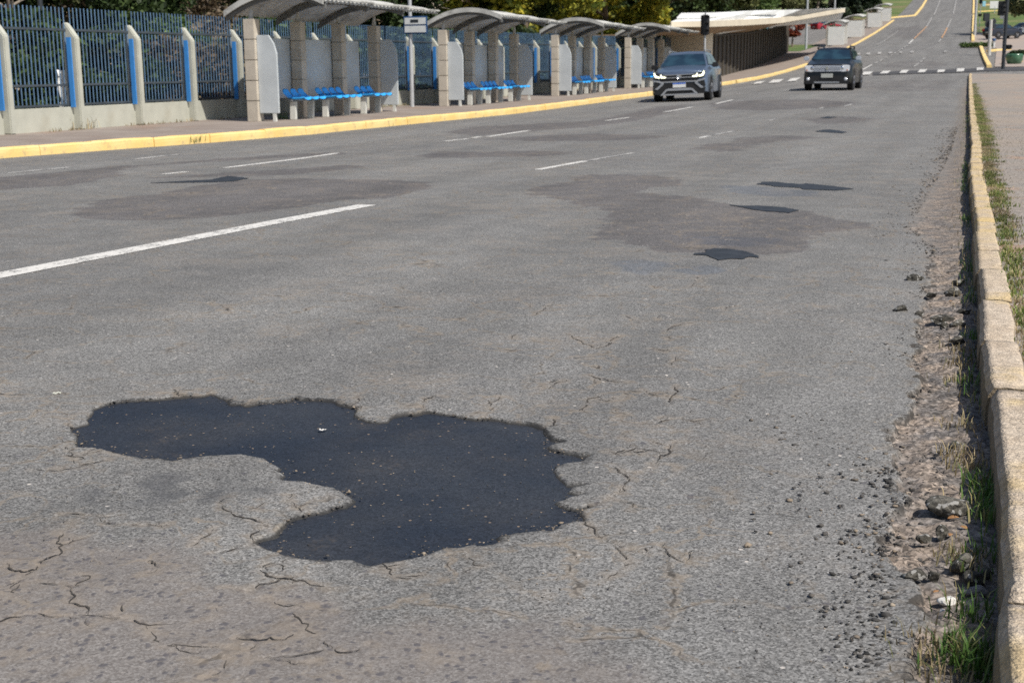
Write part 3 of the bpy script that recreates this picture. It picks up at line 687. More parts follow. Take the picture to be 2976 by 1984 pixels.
# the fresh asphalt in the pothole: its own sheet lying just under the broken crust
hs = np.array(hole); ps = np.arange(hs[:, 0].min()-.08, hs[:, 0].max()+.08, .011); pt = np.arange(hs[:, 1].min()-.08, hs[:, 1].max()+.08, .011)
a1, a2 = np.meshgrid(ps, pt, indexing='ij')
pd = seg_dist(a1, a2, hole, True); pd = np.where(inside(a1, a2, hole), -pd, pd)
pz = -.005+(fbm(a1, a2, 4, 61)-.5)*.010*sstep(0, -.1, pd)+(fbm(a1, a2, 40, 62)-.5)*.004-.006*sstep(-.12, -.02, pd)
idx = np.arange(a1.size).reshape(a1.shape)
q = np.stack([idx[:-1, :-1], idx[1:, :-1], idx[1:, 1:], idx[:-1, 1:]], -1).reshape(-1, 4)
q = q[pd.ravel()[q].max(1) < .045]
v = np.stack([.342*a1+.94*a2, .94*a1-.342*a2, pz], -1).reshape(-1, 3)
use = np.unique(q); rm = np.full(a1.size, -1); rm[use] = np.arange(len(use))
pothole = mesh_np('asphalt_patch', v[use], rm[q][:, ::-1] if np.cross(v[q[0, 1]]-v[q[0, 0]], v[q[0, 2]]-v[q[0, 0]])[2] < 0 else rm[q], 'tar', smooth=True)
tag(pothole, 'large irregular fresh black asphalt patch filling the foreground pothole', 'asphalt patch')

ground_done = st_grid('ground', np.concatenate([np.arange(-40, 60, 4), np.arange(60, 700, 8)]), np.concatenate([np.arange(-200, -30, 10), np.arange(-30, 40, 3.), np.arange(40, 200, 10)]), -.12, 'grass_ground')

def surf(pl, dz, nm, mat, jit=.0, cuts=2, stepd=.12, inset=0):
    """flat mark on the road from a pixel outline"""
    w = [gp(*p) for p in pl]; dz += .0004*max(0, ST(w[0].x, w[0].y)[0]-22); w.append(w[0]); d = max(stepd, (w[0]-w[1]).length*.02)
    w = dense(w, d)[:-1]
    bm = bmesh.new(); vs = []
    for p in w:
        hf = jit*.9
        ja = mnoise.noise(Vector((p.x*31, p.y*31, 1.3)))*hf+mnoise.noise(Vector((p.x*3.1, p.y*3.1, .3)))*jit+mnoise.noise(Vector((p.x*11, p.y*11, 3.3)))*jit*.6
        jb = mnoise.noise(Vector((p.x*31, p.y*31, 5.3)))*hf+mnoise.noise(Vector((p.x*3.1, p.y*3.1, 9.3)))*jit+mnoise.noise(Vector((p.x*11, p.y*11, 7.3)))*jit*.6
        vs.append(bm.verts.new((p.x+ja, p.y+jb, 0)))
    fc = bm.faces.new(vs); bmesh.ops.triangulate(bm, faces=[fc])
    if cuts: bmesh.ops.subdivide_edges(bm, edges=[e for e in bm.edges if e.calc_length() > 1.2], cuts=cuts, use_grid_fill=True); bmesh.ops.triangulate(bm, faces=bm.faces)
    if inset:
        bmesh.ops.inset_region(bm, faces=bm.faces[:], thickness=inset, use_even_offset=True)
    bnd = {v2 for e in bm.edges if len(e.link_faces) == 1 for v2 in e.verts}
    for vv in bm.verts: vv.co.z = T(vv.co.x, vv.co.y)+(dz if vv not in bnd or not inset else -.002)
    bmesh.ops.recalc_face_normals(bm, faces=bm.faces)
    if sum(f.normal.z for f in bm.faces) < 0: bmesh.ops.reverse_faces(bm, faces=bm.faces)
    me = bpy.data.meshes.new(nm); bm.to_mesh(me); bm.free()
    return link(nm, me, mat)
darks = [
 (CC([(860, 695), (950, 675), (1050, 675), (1140, 685), (1270, 695), (1290, 687), (1420, 700), (1550, 712), (1700, 735), (1620, 740), (1540, 748), (1420, 742), (1290, 740), (1260, 728), (1150, 722), (1020, 715), (960, 700)]), 'long jagged black asphalt patch in the right lane, the widest of the far ones'),
 (CC([(640, 870), (760, 880), (900, 880), (1100, 893), (1180, 905), (1250, 915), (1160, 940), (900, 920), (760, 892)]), 'slim black asphalt patch with pointed ends, just nearer than the widest far one'),
 (CC([(330, 1290), (410, 1280), (440, 1255), (510, 1240), (600, 1245), (700, 1250), (750, 1265), (810, 1280), (900, 1310), (890, 1325), (790, 1315), (750, 1335), (650, 1330), (560, 1345), (430, 1305), (340, 1300)]), 'ragged black asphalt patch in mid road, second nearest after the big pothole'),
 (CC([(1385, 240), (1450, 230), (1500, 226), (1660, 250), (1600, 260), (1480, 250), (1400, 246)]), 'small dark asphalt streak in the right lane below the black car'),
 (CC([(1420, 129), (1480, 117), (1555, 119), (1500, 132)]), 'tiny dark asphalt spot, the farthest one below the black car'),
 (CA([(1020, 219), (1250, 204), (1450, 194), (1570, 171), (1700, 184), (1600, 206), (1450, 213), (1250, 216)]), 'dark wedge shaped asphalt patch left of centre beyond the white lane line'),
]
for pl, lb in darks:
    o = surf(pl, .0045, 'asphalt_patch', 'tar_far', .028, 0, .035); tag(o, lb, 'asphalt patch', 'small dark asphalt patches in the road')
# markings
mk = {'road_paint': ([], []), 'worn_paint': ([], []), 'orange_paint': ([], [])}
def line(pl, w, mat, dz=.004, stp=.4):
    pts = [tuple(gp(*p)[:2]) for p in pl]
    pts = [tuple(p) for p in dense([Vector((a, b, 0)) for a, b in pts], stp)]
    v2, f2 = strip(pts, w, dz); vs, fs2 = mk[mat]; n = len(vs); vs += v2; fs2 += [tuple(i+n for i in f) for f in f2]
line([(-500, 897), (0, 801), (470, 710), (800, 646), (1069, 596)], .19, 'road_paint', .004)
line([(1562, 494), (1700, 469)], .11, 'road_paint'); line([(1700, 469), (1841, 445)], .08, 'worn_paint')
line([(2030, 402), (2060, 396)], .1, 'road_paint'); line([(2070, 394), (2138, 381)], .07, 'worn_paint'); line([(2232, 352), (2252, 348)], .1, 'worn_paint'); line([(2380, 317), (2395, 313)], .1, 'worn_paint'); line([(2455, 310), (2478, 303)], .1, 'worn_paint')
line([(474, 507), (545, 500)], .1, 'road_paint'); line([(650, 489), (870, 462), (960, 449), (980, 446)], .11, 'road_paint')
line([(1292, 411), (1360, 404)], .11, 'road_paint'); line([(1372, 402), (1395, 398)], .1, 'road_paint'); line([(1418, 398), (1537, 380)], .12, 'road_paint')
line([(1760, 352), (1830, 342)], .1, 'road_paint'); line([(1930, 327), (1975, 319), (2015, 312)], .12, 'road_paint'); line([(2080, 303), (2130, 291)], .12, 'road_paint'); line([(2270, 267), (2300, 260)], .12, 'worn_paint')
line([(20, 504), (200, 487)], .1, 'worn_paint'); line([(385, 464), (520, 449)], .1, 'worn_paint')
C5 = lambda p: tr(p, 4.083, 2400, 0)
line(C5([(430, 835), (545, 775)]), .13, 'road_paint', stp=2)
for a, b in (((580, 757), (622, 738)), ((642, 728), (682, 706)), ((702, 695), (735, 680)), ((765, 668), (790, 655)), ((812, 640), (835, 625)), ((855, 618), (880, 602)), ((895, 590), (915, 578)), ((925, 572), (950, 555)), ((958, 552), (975, 540))): line(C5([a, b]), .14, 'worn_paint', stp=2)
line(C5([(988, 525), (1035, 475)]), .17, 'road_paint', stp=2)
line(C5([(1050, 465), (1100, 415), (1150, 368), (1195, 322)]), .17, 'orange_paint', stp=2); line(C5([(1195, 322), (1225, 275), (1255, 218)]), .16, 'worn_paint', stp=2)
line(C5([(1280, 188), (1320, 100), (1360, 0)]), .16, 'worn_paint', stp=4)
line(C5([(1040, 800), (1112, 750)]), .1, 'worn_paint', stp=2); line(C5([(1125, 740), (1145, 722)]), .12, 'worn_paint', stp=2); line(C5([(1150, 712), (1180, 688)]), .12, 'worn_paint', stp=2)
line(C5([(1340, 505), (1365, 470)]), .14, 'worn_paint', stp=2); line(C5([(1375, 455), (1410, 400), (1440, 335)]), .17, 'orange_paint', stp=2); line(C5([(1440, 335), (1490, 228)]), .16, 'worn_paint', stp=2)
line(C5([(1510, 175), (1530, 90), (1548, 0)]), .16, 'worn_paint', stp=4)
line(C5([(610, 540), (720, 475), (860, 370)]), .1, 'worn_paint', stp=3)
for x, y in ((1270, 18), (1455, 8), (1650, 3)): line(C5([(x-14, y), (x+14, y)]), .9, 'worn_paint', stp=3)
def quad(pl, mat, dz=.016):
    vs, fs2 = mk[mat]; n = len(vs)
    vs += [tuple(q+Vector((0, 0, dz+.00045*max(0, ST(q.x, q.y)[0]-22)))) for q in (gp(*p) for p in pl)]; fs2.append((n, n+1, n+2, n+3))
for x0, x1, y0, y1, sh in ((415, 560, 862, 902, 40), (640, 772, 852, 886, 38), (870, 988, 842, 880, 34), (1088, 1202, 836, 872, 28), (1318, 1418, 838, 870, 16), (1550, 1646, 822, 862, 10), (1788, 1875, 812, 845, 6)):
    quad(C5([(x0, y1), (x1-sh, y1-4), (x1, y0), (x0+sh, y0+3)]), 'road_paint', .03)
for x0, x1, y0, y1 in ((350, 412, 641, 662), (475, 532, 635, 660), (608, 664, 627, 652), (738, 795, 622, 645), (870, 908, 620, 640), (996, 1050, 612, 636), (1396, 1436, 608, 632)):
    quad(C5([(x0, y1), (x1-12, y1-2), (x1, y0), (x0+12, y0+2)]), 'worn_paint')
C6 = lambda p: tr(p, 3.36, 1850, 0)
for x0, x1, y0, y1 in ((985, 1085, 814, 832), (1125, 1262, 799, 830), (1283, 1440, 780, 820), (1463, 1606, 765, 805), (2188, 2312, 708, 742)):
    quad(C6([(x0, y1), (x1-50, y1-8), (x1, y0), (x0+50, y0+8)]), 'road_paint')
for mt, (vs, fs2) in mk.items():
    me = bpy.data.meshes.new('lane_marking'); me.from_pydata(vs, [], fs2)
    bm = bmesh.new(); bm.from_mesh(me)
    for f in bm.faces:
        f.normal_update()
        if f.normal.z < 0: f.normal_flip()
    bm.to_mesh(me); bm.free(); link('lane_marking', me, mt)['kind'] = 'structure'
plain('asphalt_dark', (.06, .058, .06), .85, 0, .3, 1.2)
# dark band under the crossing and the side street
bm_pl = C5([(560, 864), (900, 850), (1500, 830), (1900, 812), (2352, 796), (2700, 786), (2700, 832), (2352, 842), (1900, 852), (1500, 870), (900, 886), (560, 899)])
o = surf(bm_pl, .004, 'crossing_band', 'asphalt_dark', .0, 3, 3., 0); o['kind'] = 'structure'

# ------------------------------------------------------------------ pavements, kerbs
def ribbon(name, S, ta, tb, n, dz, mat, zfun=None):
    vs = []
    for s in S:
        a, b = ta(s), tb(s)
        for j in range(n+1):
            t = a+(b-a)*j/n; p = P(s, t, dz); vs.append((p.x, p.y, p.z+(zfun(s, t) if zfun else 0)))
    fs2 = []
    for i in range(len(S)-1):
        for j in range(n): k0 = i*(n+1)+j; fs2.append((k0, k0+1, k0+n+2, k0+n+1))
    v3 = np.array(vs); fa = np.array(fs2)
    if np.cross(v3[fa[0, 1]]-v3[fa[0, 0]], v3[fa[0, 2]]-v3[fa[0, 0]])[2] < 0: fa = fa[:, ::-1]
    o = mesh_np(name, v3, fa, mat, smooth=True); o['kind'] = 'structure'; return o
ribbon('sidewalk', np.concatenate([np.arange(-8, 60, .8), np.arange(60, 222, 3)]), lambda s: float(kl(s))-.14, lambda s: -17.6 if s < 62 else -17.6-(s-62)*.12, 8, .15, 'pavement')
ribbon('dry_bank', np.arange(-8, 64, 1.), lambda s: -17.55, lambda s: -46., 16, .16, 'dry_bank', lambda s, t: 5.0*float(sstep(-20, -40, t))*(.6+.8*mnoise.noise(Vector((s*.15, t*.15, 0)))+.4))
vz = lambda s, t: .02*mnoise.noise(Vector((s*1.3, t*1.3, 0)))
ribbon('verge', np.concatenate([np.arange(-8, 30, .25), np.arange(30, 82, 2.)]), lambda s: float(kr(s))+.12, lambda s: 1.2 if s < 30 else 16, 6, .118, 'verge_pavement', vz)
ribbon('verge', np.concatenate([np.arange(-8, 32, 1.)]), lambda s: 1.15, lambda s: 16., 6, .112, 'verge_pavement', vz)
ribbon('parking_lot', np.arange(97, 176, 3.), lambda s: -.2 if s < 141 else -3.0, lambda s: 40., 10, .05, 'lot_pavement')
ribbon('grass_slope', np.arange(224, 425, 4.), lambda s: (-20. if s < 230 else -16.2-(s-233)*.022), lambda s: -75., 12, .06, 'grass_ground')
ribbon('grass_slope', np.arange(177, 425, 4.), lambda s: -2.6-(s-177)*.02, lambda s: 60., 12, .05, 'grass_ground')
ribbon('grass_slope', np.arange(134.5, 152, 2.), lambda s: -18.4, lambda s: -25., 4, .18, 'grass_ground')
ribbon('side_road', np.arange(152, 222, 4.), lambda s: -19.5-(s-152)*.02, lambda s: -33., 4, .17, 'asphalt')
ribbon('cross_street', np.arange(80, 99, 2.), lambda s: 2.5, lambda s: 60., 12, -.01, 'asphalt')

def kerb_blocks(pts, height, width, mat, blen=1.0, side=1, wear=.012, sub=False, name='kerb'):
    """stones along a world polyline, side=+1 puts the body to the left of its direction"""
    pl = dense([Vector((p[0], p[1], 0)) for p in pts], .05 if sub else .2); mb = MB(); acc = 0; i0 = 0; cur = blen*random.uniform(.8, 1.2)
    for i in range(1, len(pl)):
        acc += (pl[i]-pl[i-1]).length
        if acc >= cur or i == len(pl)-1:
            seg = pl[i0:i+1]; L = acc; d = (seg[-1]-seg[0]).normalized(); nr = Vector((-d.y, d.x, 0))*side
            n = max(2, int(L/.08)) if sub else max(2, min(5, int(L/.5)+1)); ns = 6 if sub else 3
            off = random.uniform(-wear, wear); dz = random.uniform(-wear, wear); tw = random.uniform(-wear, wear)
            rows = []
            for j in range(n+1):
                u = j/n; g = .006/L if L > .1 else 0; uu = g+(1-2*g)*u
                p = seg[0].lerp(seg[-1], uu); ins = (.012 if sub else .005) if j in (0, n) else 0
                k2 = min(len(seg)-1, int(uu*len(seg))); p = p.lerp(seg[k2], .8)
                z0 = T(p.x, p.y)
                prof = [(.0, -.15), (.002, height*.5), (.006, height-.03), (.022, height-.004)]
                prof += [(width*(q+1)/(ns+1), height) for q in range(ns)]+[(width-.01, height-.004), (width, height-.03), (width, -.15)]
                row = []
                for a, h in prof:
                    w = p+nr*(a+off+tw*(u-.5)); hz = z0+h+dz*.6*(h > 0)
                    if h > 0:
                        hz -= ins
                        k3 = .9 if sub else 1
                        hz += mnoise.noise(Vector((w.x*9, w.y*9, h*9)))*.006*k3+mnoise.noise(Vector((w.x*28, w.y*28, h*28)))*.004*k3
                        w = w+nr*(mnoise.noise(Vector((w.x*8, w.y*8, h*8+5)))*.008*k3*(a < .03 or a > width-.03))
                    row.append((w.x, w.y, hz))
                rows.append(row)
            m2 = len(rows[0]); vs = [q for r in rows for q in r]
            fs2 = [(j*m2+k2, j*m2+k2+1, (j+1)*m2+k2+1, (j+1)*m2+k2) for j in range(n) for k2 in range(m2-1)]+[tuple(range(m2)), tuple(range(n*m2, n*m2+m2))[::-1]]
            mb.add(vs, fs2); i0 = i; acc = 0; cur = blen*random.uniform(.75, 1.25)
    o = mb.build(name, mat); o['kind'] = 'structure'
    for f in o.data.polygons: f.use_smooth = sub and len(f.vertices) == 4
    return o
kerb_blocks([P(s, float(kl(s))) for s in np.arange(-8, 70, .5)], .16, .17, 'yellow_kerb_paint', 1.05, 1, .014)
kerb_blocks([P(s, float(kl(s))) for s in np.arange(70, 221.4, 2)], .16, .2, 'yellow_kerb_paint', 3., 1, .01)
kerb_blocks([gp(*p) for p in C5([(685, 232), (800, 218), (930, 205), (1070, 192)])], .2, .4, 'yellow_kerb_paint', 3, 1, .01)
kerb_blocks([gp(*p) for p in C5([(1070, 192), (1115, 140), (1160, 80), (1200, 10), (1215, -40)])], .2, .35, 'yellow_kerb_paint', 3, 1, .01)
for pl in ([(1726, 500), (1728, 440), (1732, 360), (1736, 260), (1741, 190)], [(1738, 172), (1742, 90), (1746, -20)], [(1860, 570), (1880, 630), (1920, 720), (1968, 805)], [(1900, 618), (2000, 612), (2165, 600)], [(2236, 672), (2280, 705), (2335, 745)], [(2300, 625), (2420, 616)], [(1790, 150), (1950, 140), (2352, 122)], [(1870, 70), (2050, 60), (2352, 42)]):
    pts = [gp(*p) for p in C5(pl)]
    kerb_blocks(pts, .2, .32, 'yellow_kerb_paint', 2.5, -1, .01)
C7 = lambda p: tr(p, 6.72, 2250, 0)
kerb_blocks([gp(*p) for p in C7([(415, 590), (560, 560)])], .2, .35, 'sign_white', 3, 1, .01)
kerb_blocks([gp(*p) for p in C7([(565, 558), (760, 512)])], .2, .35, 'orange_paint', 3, 1, .01)
kerb_blocks([gp(*p) for p in C7([(765, 510), (900, 480), (1100, 425)])], .2, .35, 'sign_white', 3, 1, .01)
# worn kerb on the right: stones from joint to joint
jy = [2300, 1984, 1728, 1121, 983, 865, 778, 723, 672, 640, 600, 560, 530]
js = sorted(ST(*gp(2860, y, .14)[:2])[0] for y in jy)
js = [-6, -4.5, -3, -1.5, -.2, .8]+[s for s in js if s > 1.4]+[]
while js[-1] < 79: js.append(js[-1]+random.uniform(.75, 1.1))
for a, b in zip(js[:-1], js[1:]):
    pts = [P(s, float(kr(s))) for s in np.linspace(a+.004, b-.004, max(3, int((b-a)/.08) if b < 12 else 3))]
    near = b < 14
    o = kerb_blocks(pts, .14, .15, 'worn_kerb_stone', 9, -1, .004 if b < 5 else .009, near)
ob = [o for o in COL.objects if o.name.startswith('kerb') and o.data.materials[0] == M['worn_kerb_stone']]
with bpy.context.temp_override(active_object=ob[0], selected_editable_objects=ob, selected_objects=ob, object=ob[0]): bpy.ops.object.join()
# ------------------------------------------------------------------ fence
TF = -16.4
fence = thing('perimeter_fence', 'long blue metal bar railing between cream concrete posts behind the bus shelters', 'fence', P(25, TF-.2, .15))
fence.rotation_euler = (0, 0, RZ); bpy.context.view_layer.update(); FI = fence.matrix_world.inverted()
def fl(s, t, z): return FI @ P(s, t, z)
p_mb = MB(); p_mb.prism([(0, 0), (.30, 0), (.30, 1.98), (.22, 2.0), (.05, 1.78), (0, 1.72)], 'y', -.07, .07)   # x: away from the road
post0 = p_mb.build('post', 'concrete_cream', fence, .018)
pl_mb = MB(); pl_mb.box(.03, .13, -.015, .015, .42, 1.72); plate0 = pl_mb.build('end_plate', 'plate_blue', fence, .004)
SP = 1.945
bars = MB(); nb = 17
for i in range(nb):
    x = .09+i*(SP-.18)/(nb-1); bars.box(x-.0085, x+.0085, -.007, .007, .44, 2.27)
rails = MB()
for z in (1.86, .84, .47): rails.box(.0, SP, -.02, .02, z-.02, z+.02)
rail0 = build2('railing_panel', [(bars, 'fence_blue'), (rails, 'rail_dark')], fence)
w_mb = MB(); w_mb.box(.0, SP, -.06, .06, -.3, .43); base0 = w_mb.build('base_wall', 'concrete_cream', fence, .01)
first = True
for i in range(-3, 27):
    s = 19.26+i*SP
    if s > 70: break
    pz = P(s, TF, .15)
    def plc(o, dt, ds=0., rot=0.):
        o.location = FI @ (P(s+ds, TF+dt, 0)-Vector((0, 0, float(Tst(s+ds, TF+dt))-pz.z)) if False else P(s+ds, TF+dt, .15))
        o.rotation_euler = (0, 0, rot)
    objs = [post0, plate0, rail0, base0]
    if not first:
        objs = [o.copy() for o in objs]
        for o in objs: COL.objects.link(o); o.parent = fence
    first = False
    plc(objs[0], 0, 0, R(90)); plc(objs[1], -.03, -.13, R(90))
    for o in objs[2:]: plc(o, -.22, 0, 0)

# ------------------------------------------------------------------ bus shelters
def make_shelter():
    r = thing('bus_shelter', 'x', 'bus shelter', (0, 0, 0), RZ, 'bus shelters along the left pavement')
    PX = (0, 2.0, 4.0, 5.95)
    for x in PX:
        mb = MB()
        for kx in range(5): mb.box(x-.125, x+.125, -.13, .13, .0 if kx == 0 else kx*.427+.012, (kx+1)*.427-.0)
        for kx in range(1, 5): mb.box(x-.10, x+.10, -.105, .105, kx*.427-.001, kx*.427+.013)
        pil = mb.build('pillar', 'concrete_pillar', r, .012)
        st = MB(); st.tube((x, 0, 2.13), (x, -.02, 2.38), .06, .03, 8); st.build('strut', 'roof_sheet', pil)
    zc = lambda y: 2.68-.225*(y-.85)**2
    for kx, (x0, x1, dz) in enumerate(((-.2, 2.10, .0), (2.06, 4.10, -.04), (4.06, 6.08, -.08))):
        ys = np.linspace(-.52, (1.84, 1.78, 1.72)[kx], 22); nw = 66; xs = np.linspace(x0, x1, nw)
        top = []; bot = []
        for y in ys:
            for i, x in enumerate(xs):
                c = .016*math.sin(i/(nw-1)*2*math.pi*(x1-x0)/.19)
                z = zc(y)+dz+c; top.append((x, -y, z)); bot.append((x, -y, z-.03))
        n = len(top); vs = top+bot; fs2 = []
        for j in range(len(ys)-1):
            for i in range(nw-1):
                a = j*nw+i; fs2.append((a, a+1, a+nw+1, a+nw)); fs2.append((n+a, n+a+nw, n+a+nw+1, n+a+1))
        for j in range(len(ys)-1):
            for i in (0, nw-1): a = j*nw+i; fs2.append((a, a+nw, n+a+nw, n+a))
        for i in range(nw-1):
            for j in (0, len(ys)-1): a = j*nw+i; fs2.append((a, a+1, n+a+1, n+a))
        mb = MB(); mb.add(vs, fs2); ro = mb.build('roof_sheet', 'roof_sheet', r)
        for nm, xx, w2, h0, h1, mt in (('end_trim', x0-.035, .03, -.075, .05, 'roof_sheet'), ('rib', x0+.05 if kx == 0 else x0-.12, .08, -.15, -.045, 'roof_rib')):
            tb = MB(); vv = []; ff = []
            for y in ys:
                z = zc(y)+dz; vv += [(xx, -y, z+h0), (xx+w2, -y, z+h0), (xx+w2, -y, z+h1), (xx, -y, z+h1)]
            for j in range(len(ys)-1):
                for e in range(4): ff.append((4*j+e, 4*j+(e+1) % 4, 4*j+4+(e+1) % 4, 4*j+4+e))
            ff += [(3, 2, 1, 0), tuple(4*(len(ys)-1)+e for e in range(4))]
            tb.add(vv, ff); tb.build(nm, mt, ro)
        ge = MB(); y = ys[-1]
        ge.box(x0, x1, -y-.06, -y-.002, zc(y)+dz+.02, zc(y)+dz+.065); ge.build('eave_trim', 'roof_sheet', ro, .01)
    for x0, x1 in ((.15, 1.98), (2.02, 3.98), (4.02, 5.4)):
        mb = MB(); mb.box(x0, x1, .16, .2, .45, 1.76); mb.build('back_panel', 'panel_white', r, .012)
    for x, sg in ((-.02, 1), (6.02, 1)):
        mb = MB(); mb.prism([(-.13, .17), (-.60, .17), (-.60, 1.42), (-.54, 1.62), (-.42, 1.80), (-.13, 1.80)], 'x', x-.025, x+.025)
        sp = mb.build('side_panel', 'panel_white', r, .01)
        lg = MB(); lg.box(x-.03, x+.03, -.52, -.45, -.02, .168); lg.build('foot', 'leg_white', sp)
    return r
def make_bench(ns, length):
    r = thing('bench', 'x', 'bench', (0, 0, 0), RZ, 'benches with blue seats in the bus shelters')
    mb = MB(); mb.box(-length/2, length/2, -.05, .05, .40, .445); mb.build('beam', 'steel_grey', r, .006)
    for sg in (-1, 1):
        x = sg*(length/2-.13); m2 = MB(); m2.prism([(-.08, 0), (.06, 0), (.05, .395), (-.10, .395)], 'x', x-.04, x+.04); m2.build('leg', 'leg_white', r, .008)
    for i in range(ns):
        x = (i-(ns-1)/2)*.335
        prof = [(-.36, .44), (-.34, .47), (-.22, .455), (-.05, .445), (.09, .47), (.16, .54), (.20, .64), (.205, .67)]
        vs = []; ff = []; nx = 9; th = .02
        for lay in (0, 1):
            for (y, z) in prof:
                tt = (z-.44)/.23
                for q in range(nx):
                    u = q/(nx-1)*2-1; hw = .155*(1-.35*max(0, tt-.45)); dish = .028*(u*u)
                    vs.append((x+u*hw, y-(.02 if lay else 0), z+dish-(th if lay else 0)-(.10*max(0, abs(u)-.45) if tt > .7 else 0)))
        m0 = len(prof)*nx
        for j in range(len(prof)-1):
            for q in range(nx-1):
                a = j*nx+q; ff += [(a, a+1, a+nx+1, a+nx), (m0+a, m0+a+nx, m0+a+nx+1, m0+a+1)]
            for q in (0, nx-1): a = j*nx+q; ff.append((a, a+nx, m0+a+nx, m0+a))
        for q in range(nx-1):
            for j in (0, len(prof)-1): a = j*nx+q; ff.append((a, a+1, m0+a+1, m0+a))
        m3 = MB(); m3.add(vs, ff); m3.build('seat', 'seat_blue', r, 0, True)
    return r
TPIL = -14.93
sh_s = [s_on(x, TPIL) for x in (744, 1293, 1615, 1825)]
sh_l = ['nearest bus shelter, its arched roof cut by the top of the photo', 'second nearest arched bus shelter, just past the blue framed stop sign', 'third nearest arched bus shelter, in front of the yellowing tree', 'fourth arched bus shelter, partly hidden behind the grey car']
proto = make_shelter(); b3 = make_bench(3, 1.05); b4 = make_bench(4, 1.35)
used3 = used4 = False
ordn = ['nearest', 'second nearest', 'third nearest', 'fourth']
for i, s in enumerate(sh_s):
    o = proto if i == 0 else copy_tree(proto)
    o.location = P(s, TPIL, .15); o['label'] = sh_l[i]
    for nm, ds, k2, where in (('near', 1.27, 3, 'at the near end of'), ('mid', 2.92, 4, 'in the middle of'), ('far', 4.75, 3, 'at the far end of')):
        if i == 3 and nm == 'far': continue
        if k2 == 3: b = b3 if not used3 else copy_tree(b3); used3 = True
        else: b = b4 if not used4 else copy_tree(b4); used4 = True
        b.location = P(s+ds, TPIL+.42, .15)
        b['label'] = 'blue seated bench %s the %s arched bus shelter' % (where, ordn[i])
far_l = ['white panelled bus shelter far off behind the black car', 'white panelled bus shelter second in the far row, past the canopy', 'white panelled bus shelter third in the far row, near the dark conifers', 'smallest white panelled bus shelter, last in the far row under the conifers']
for i, (x, y) in enumerate(((2404, 136), (2461, 112), (2520, 83), (2550, 66))):
    p = gp(x, y, .15); s, t = ST(p.x, p.y); o = copy_tree(proto); o.location = P(s, t, .15); o['label'] = far_l[i]; o['group'] = 'bus shelters far up the road'
    mb = MB(); mb.box(-.16, -.10, -1.75, -.05, .14, 2.02); mb.build('end_panel', 'panel_bright', o, .01)
    mb = MB(); mb.box(3.0, 3.06, -1.75, -.05, .14, 2.02); mb.build('end_panel', 'panel_bright', o, .01)
    sl = float(Tst(s+6, t)-Tst(s, t))/6
    o.rotation_euler = (0, -math.atan(sl), RZ)

# stop sign board on its pole between the first two shelters
sp = gp(1198, 316, .15); SPX = ST(sp.x, sp.y)
sg = thing('stop_sign', 'blue framed stop board on a tall grey pole beside the nearest shelter', 'sign', P(s_on(1198, -15.6), -15.6, .15), RZ)
mb = MB(); mb.tube((0, 0, 0), (0, 0, 5.5), .06, .05, 12); mb.build('pole', 'pole_grey', sg)
mb = MB(); mb.box(-.10, -.065, -.56, .16, 2.02, 2.50); bd = mb.build('board', 'sign_blue', sg, .01)
mb = MB(); mb.box(-.112, -.102, -.52, .12, 2.06, 2.24); mb.box(-.112, -.102, -.52, .12, 2.28, 2.46); mb.build('white_face', 'sign_white', bd)
mb = MB(); mb.box(-.118, -.1125, -.30, -.06, 2.33, 2.41); mb.build('dark_stripe', 'pole_dark', bd)

# ------------------------------------------------------------------ canopy building
bl = thing('station_building', 'long concrete station with a white folded roof over dark slatted walls', 'building', P(90, -17, .15))
W0 = Vector((80, -15.45)); W1 = Vector((133, -19.4)); Wd = (W1-W0)/(133-80.)
wt = lambda s: W0.y+Wd.y*(s-80)
mb = MB(); vs = []; n = 0
S = np.linspace(73, 133, 31)
for s in S:
    t = wt(s); h = 2.42+.3*(s-80)/53
    for dt in (0, -.3):
        for z in (-.3, h): p = P(s, t+dt, z+.15); vs.append(tuple(p))
fs2 = []
for i in range(len(S)-1):
    a = 4*i; fs2 += [(a, a+4, a+5, a+1), (a+2, a+3, a+7, a+6), (a+1, a+5, a+7, a+3)]
fs2 += [(0, 1, 3, 2), (4*(len(S)-1), 4*(len(S)-1)+2, 4*(len(S)-1)+3, 4*(len(S)-1)+1)]
mb.add(vs, fs2); wall_mb = mb
mb = MB()
for s in np.arange(75, 133, 2.05):
    t = wt(s); p0 = P(s, t+.09, .1); h = 2.38+.3*(s-80)/53
    a = P(s+.16, t+.09, .1)
    vs = []
    for q in (p0, a, P(s+.16, t+.005, .1), P(s, t+.005, .1)): vs += [tuple(q), (q.x, q.y, q.z+h)]
    mb.add(vs, [(0, 2, 3, 1), (2, 4, 5, 3), (4, 6, 7, 5), (6, 0, 1, 7), (1, 3, 5, 7)])
build2('wall', [(wall_mb, 'slat_wall'), (mb, 'slat_edge')], bl).location = -bl.location
# end block of pale masonry
mb = MB(); vs = []
for s, t in ((71.2, -16.9), (73.2, -16.9), (73.2, -14.75), (71.2, -14.75)):
    p = P(s, t, 0); vs += [tuple(p), (p.x, p.y, p.z+2.75)]
mb.add(vs, [(0, 2, 3, 1), (2, 4, 5, 3), (4, 6, 7, 5), (6, 0, 1, 7), (1, 3, 5, 7), (0, 6, 4, 2)]); mb.build('end_pier', 'building_fascia', bl).location = -bl.location
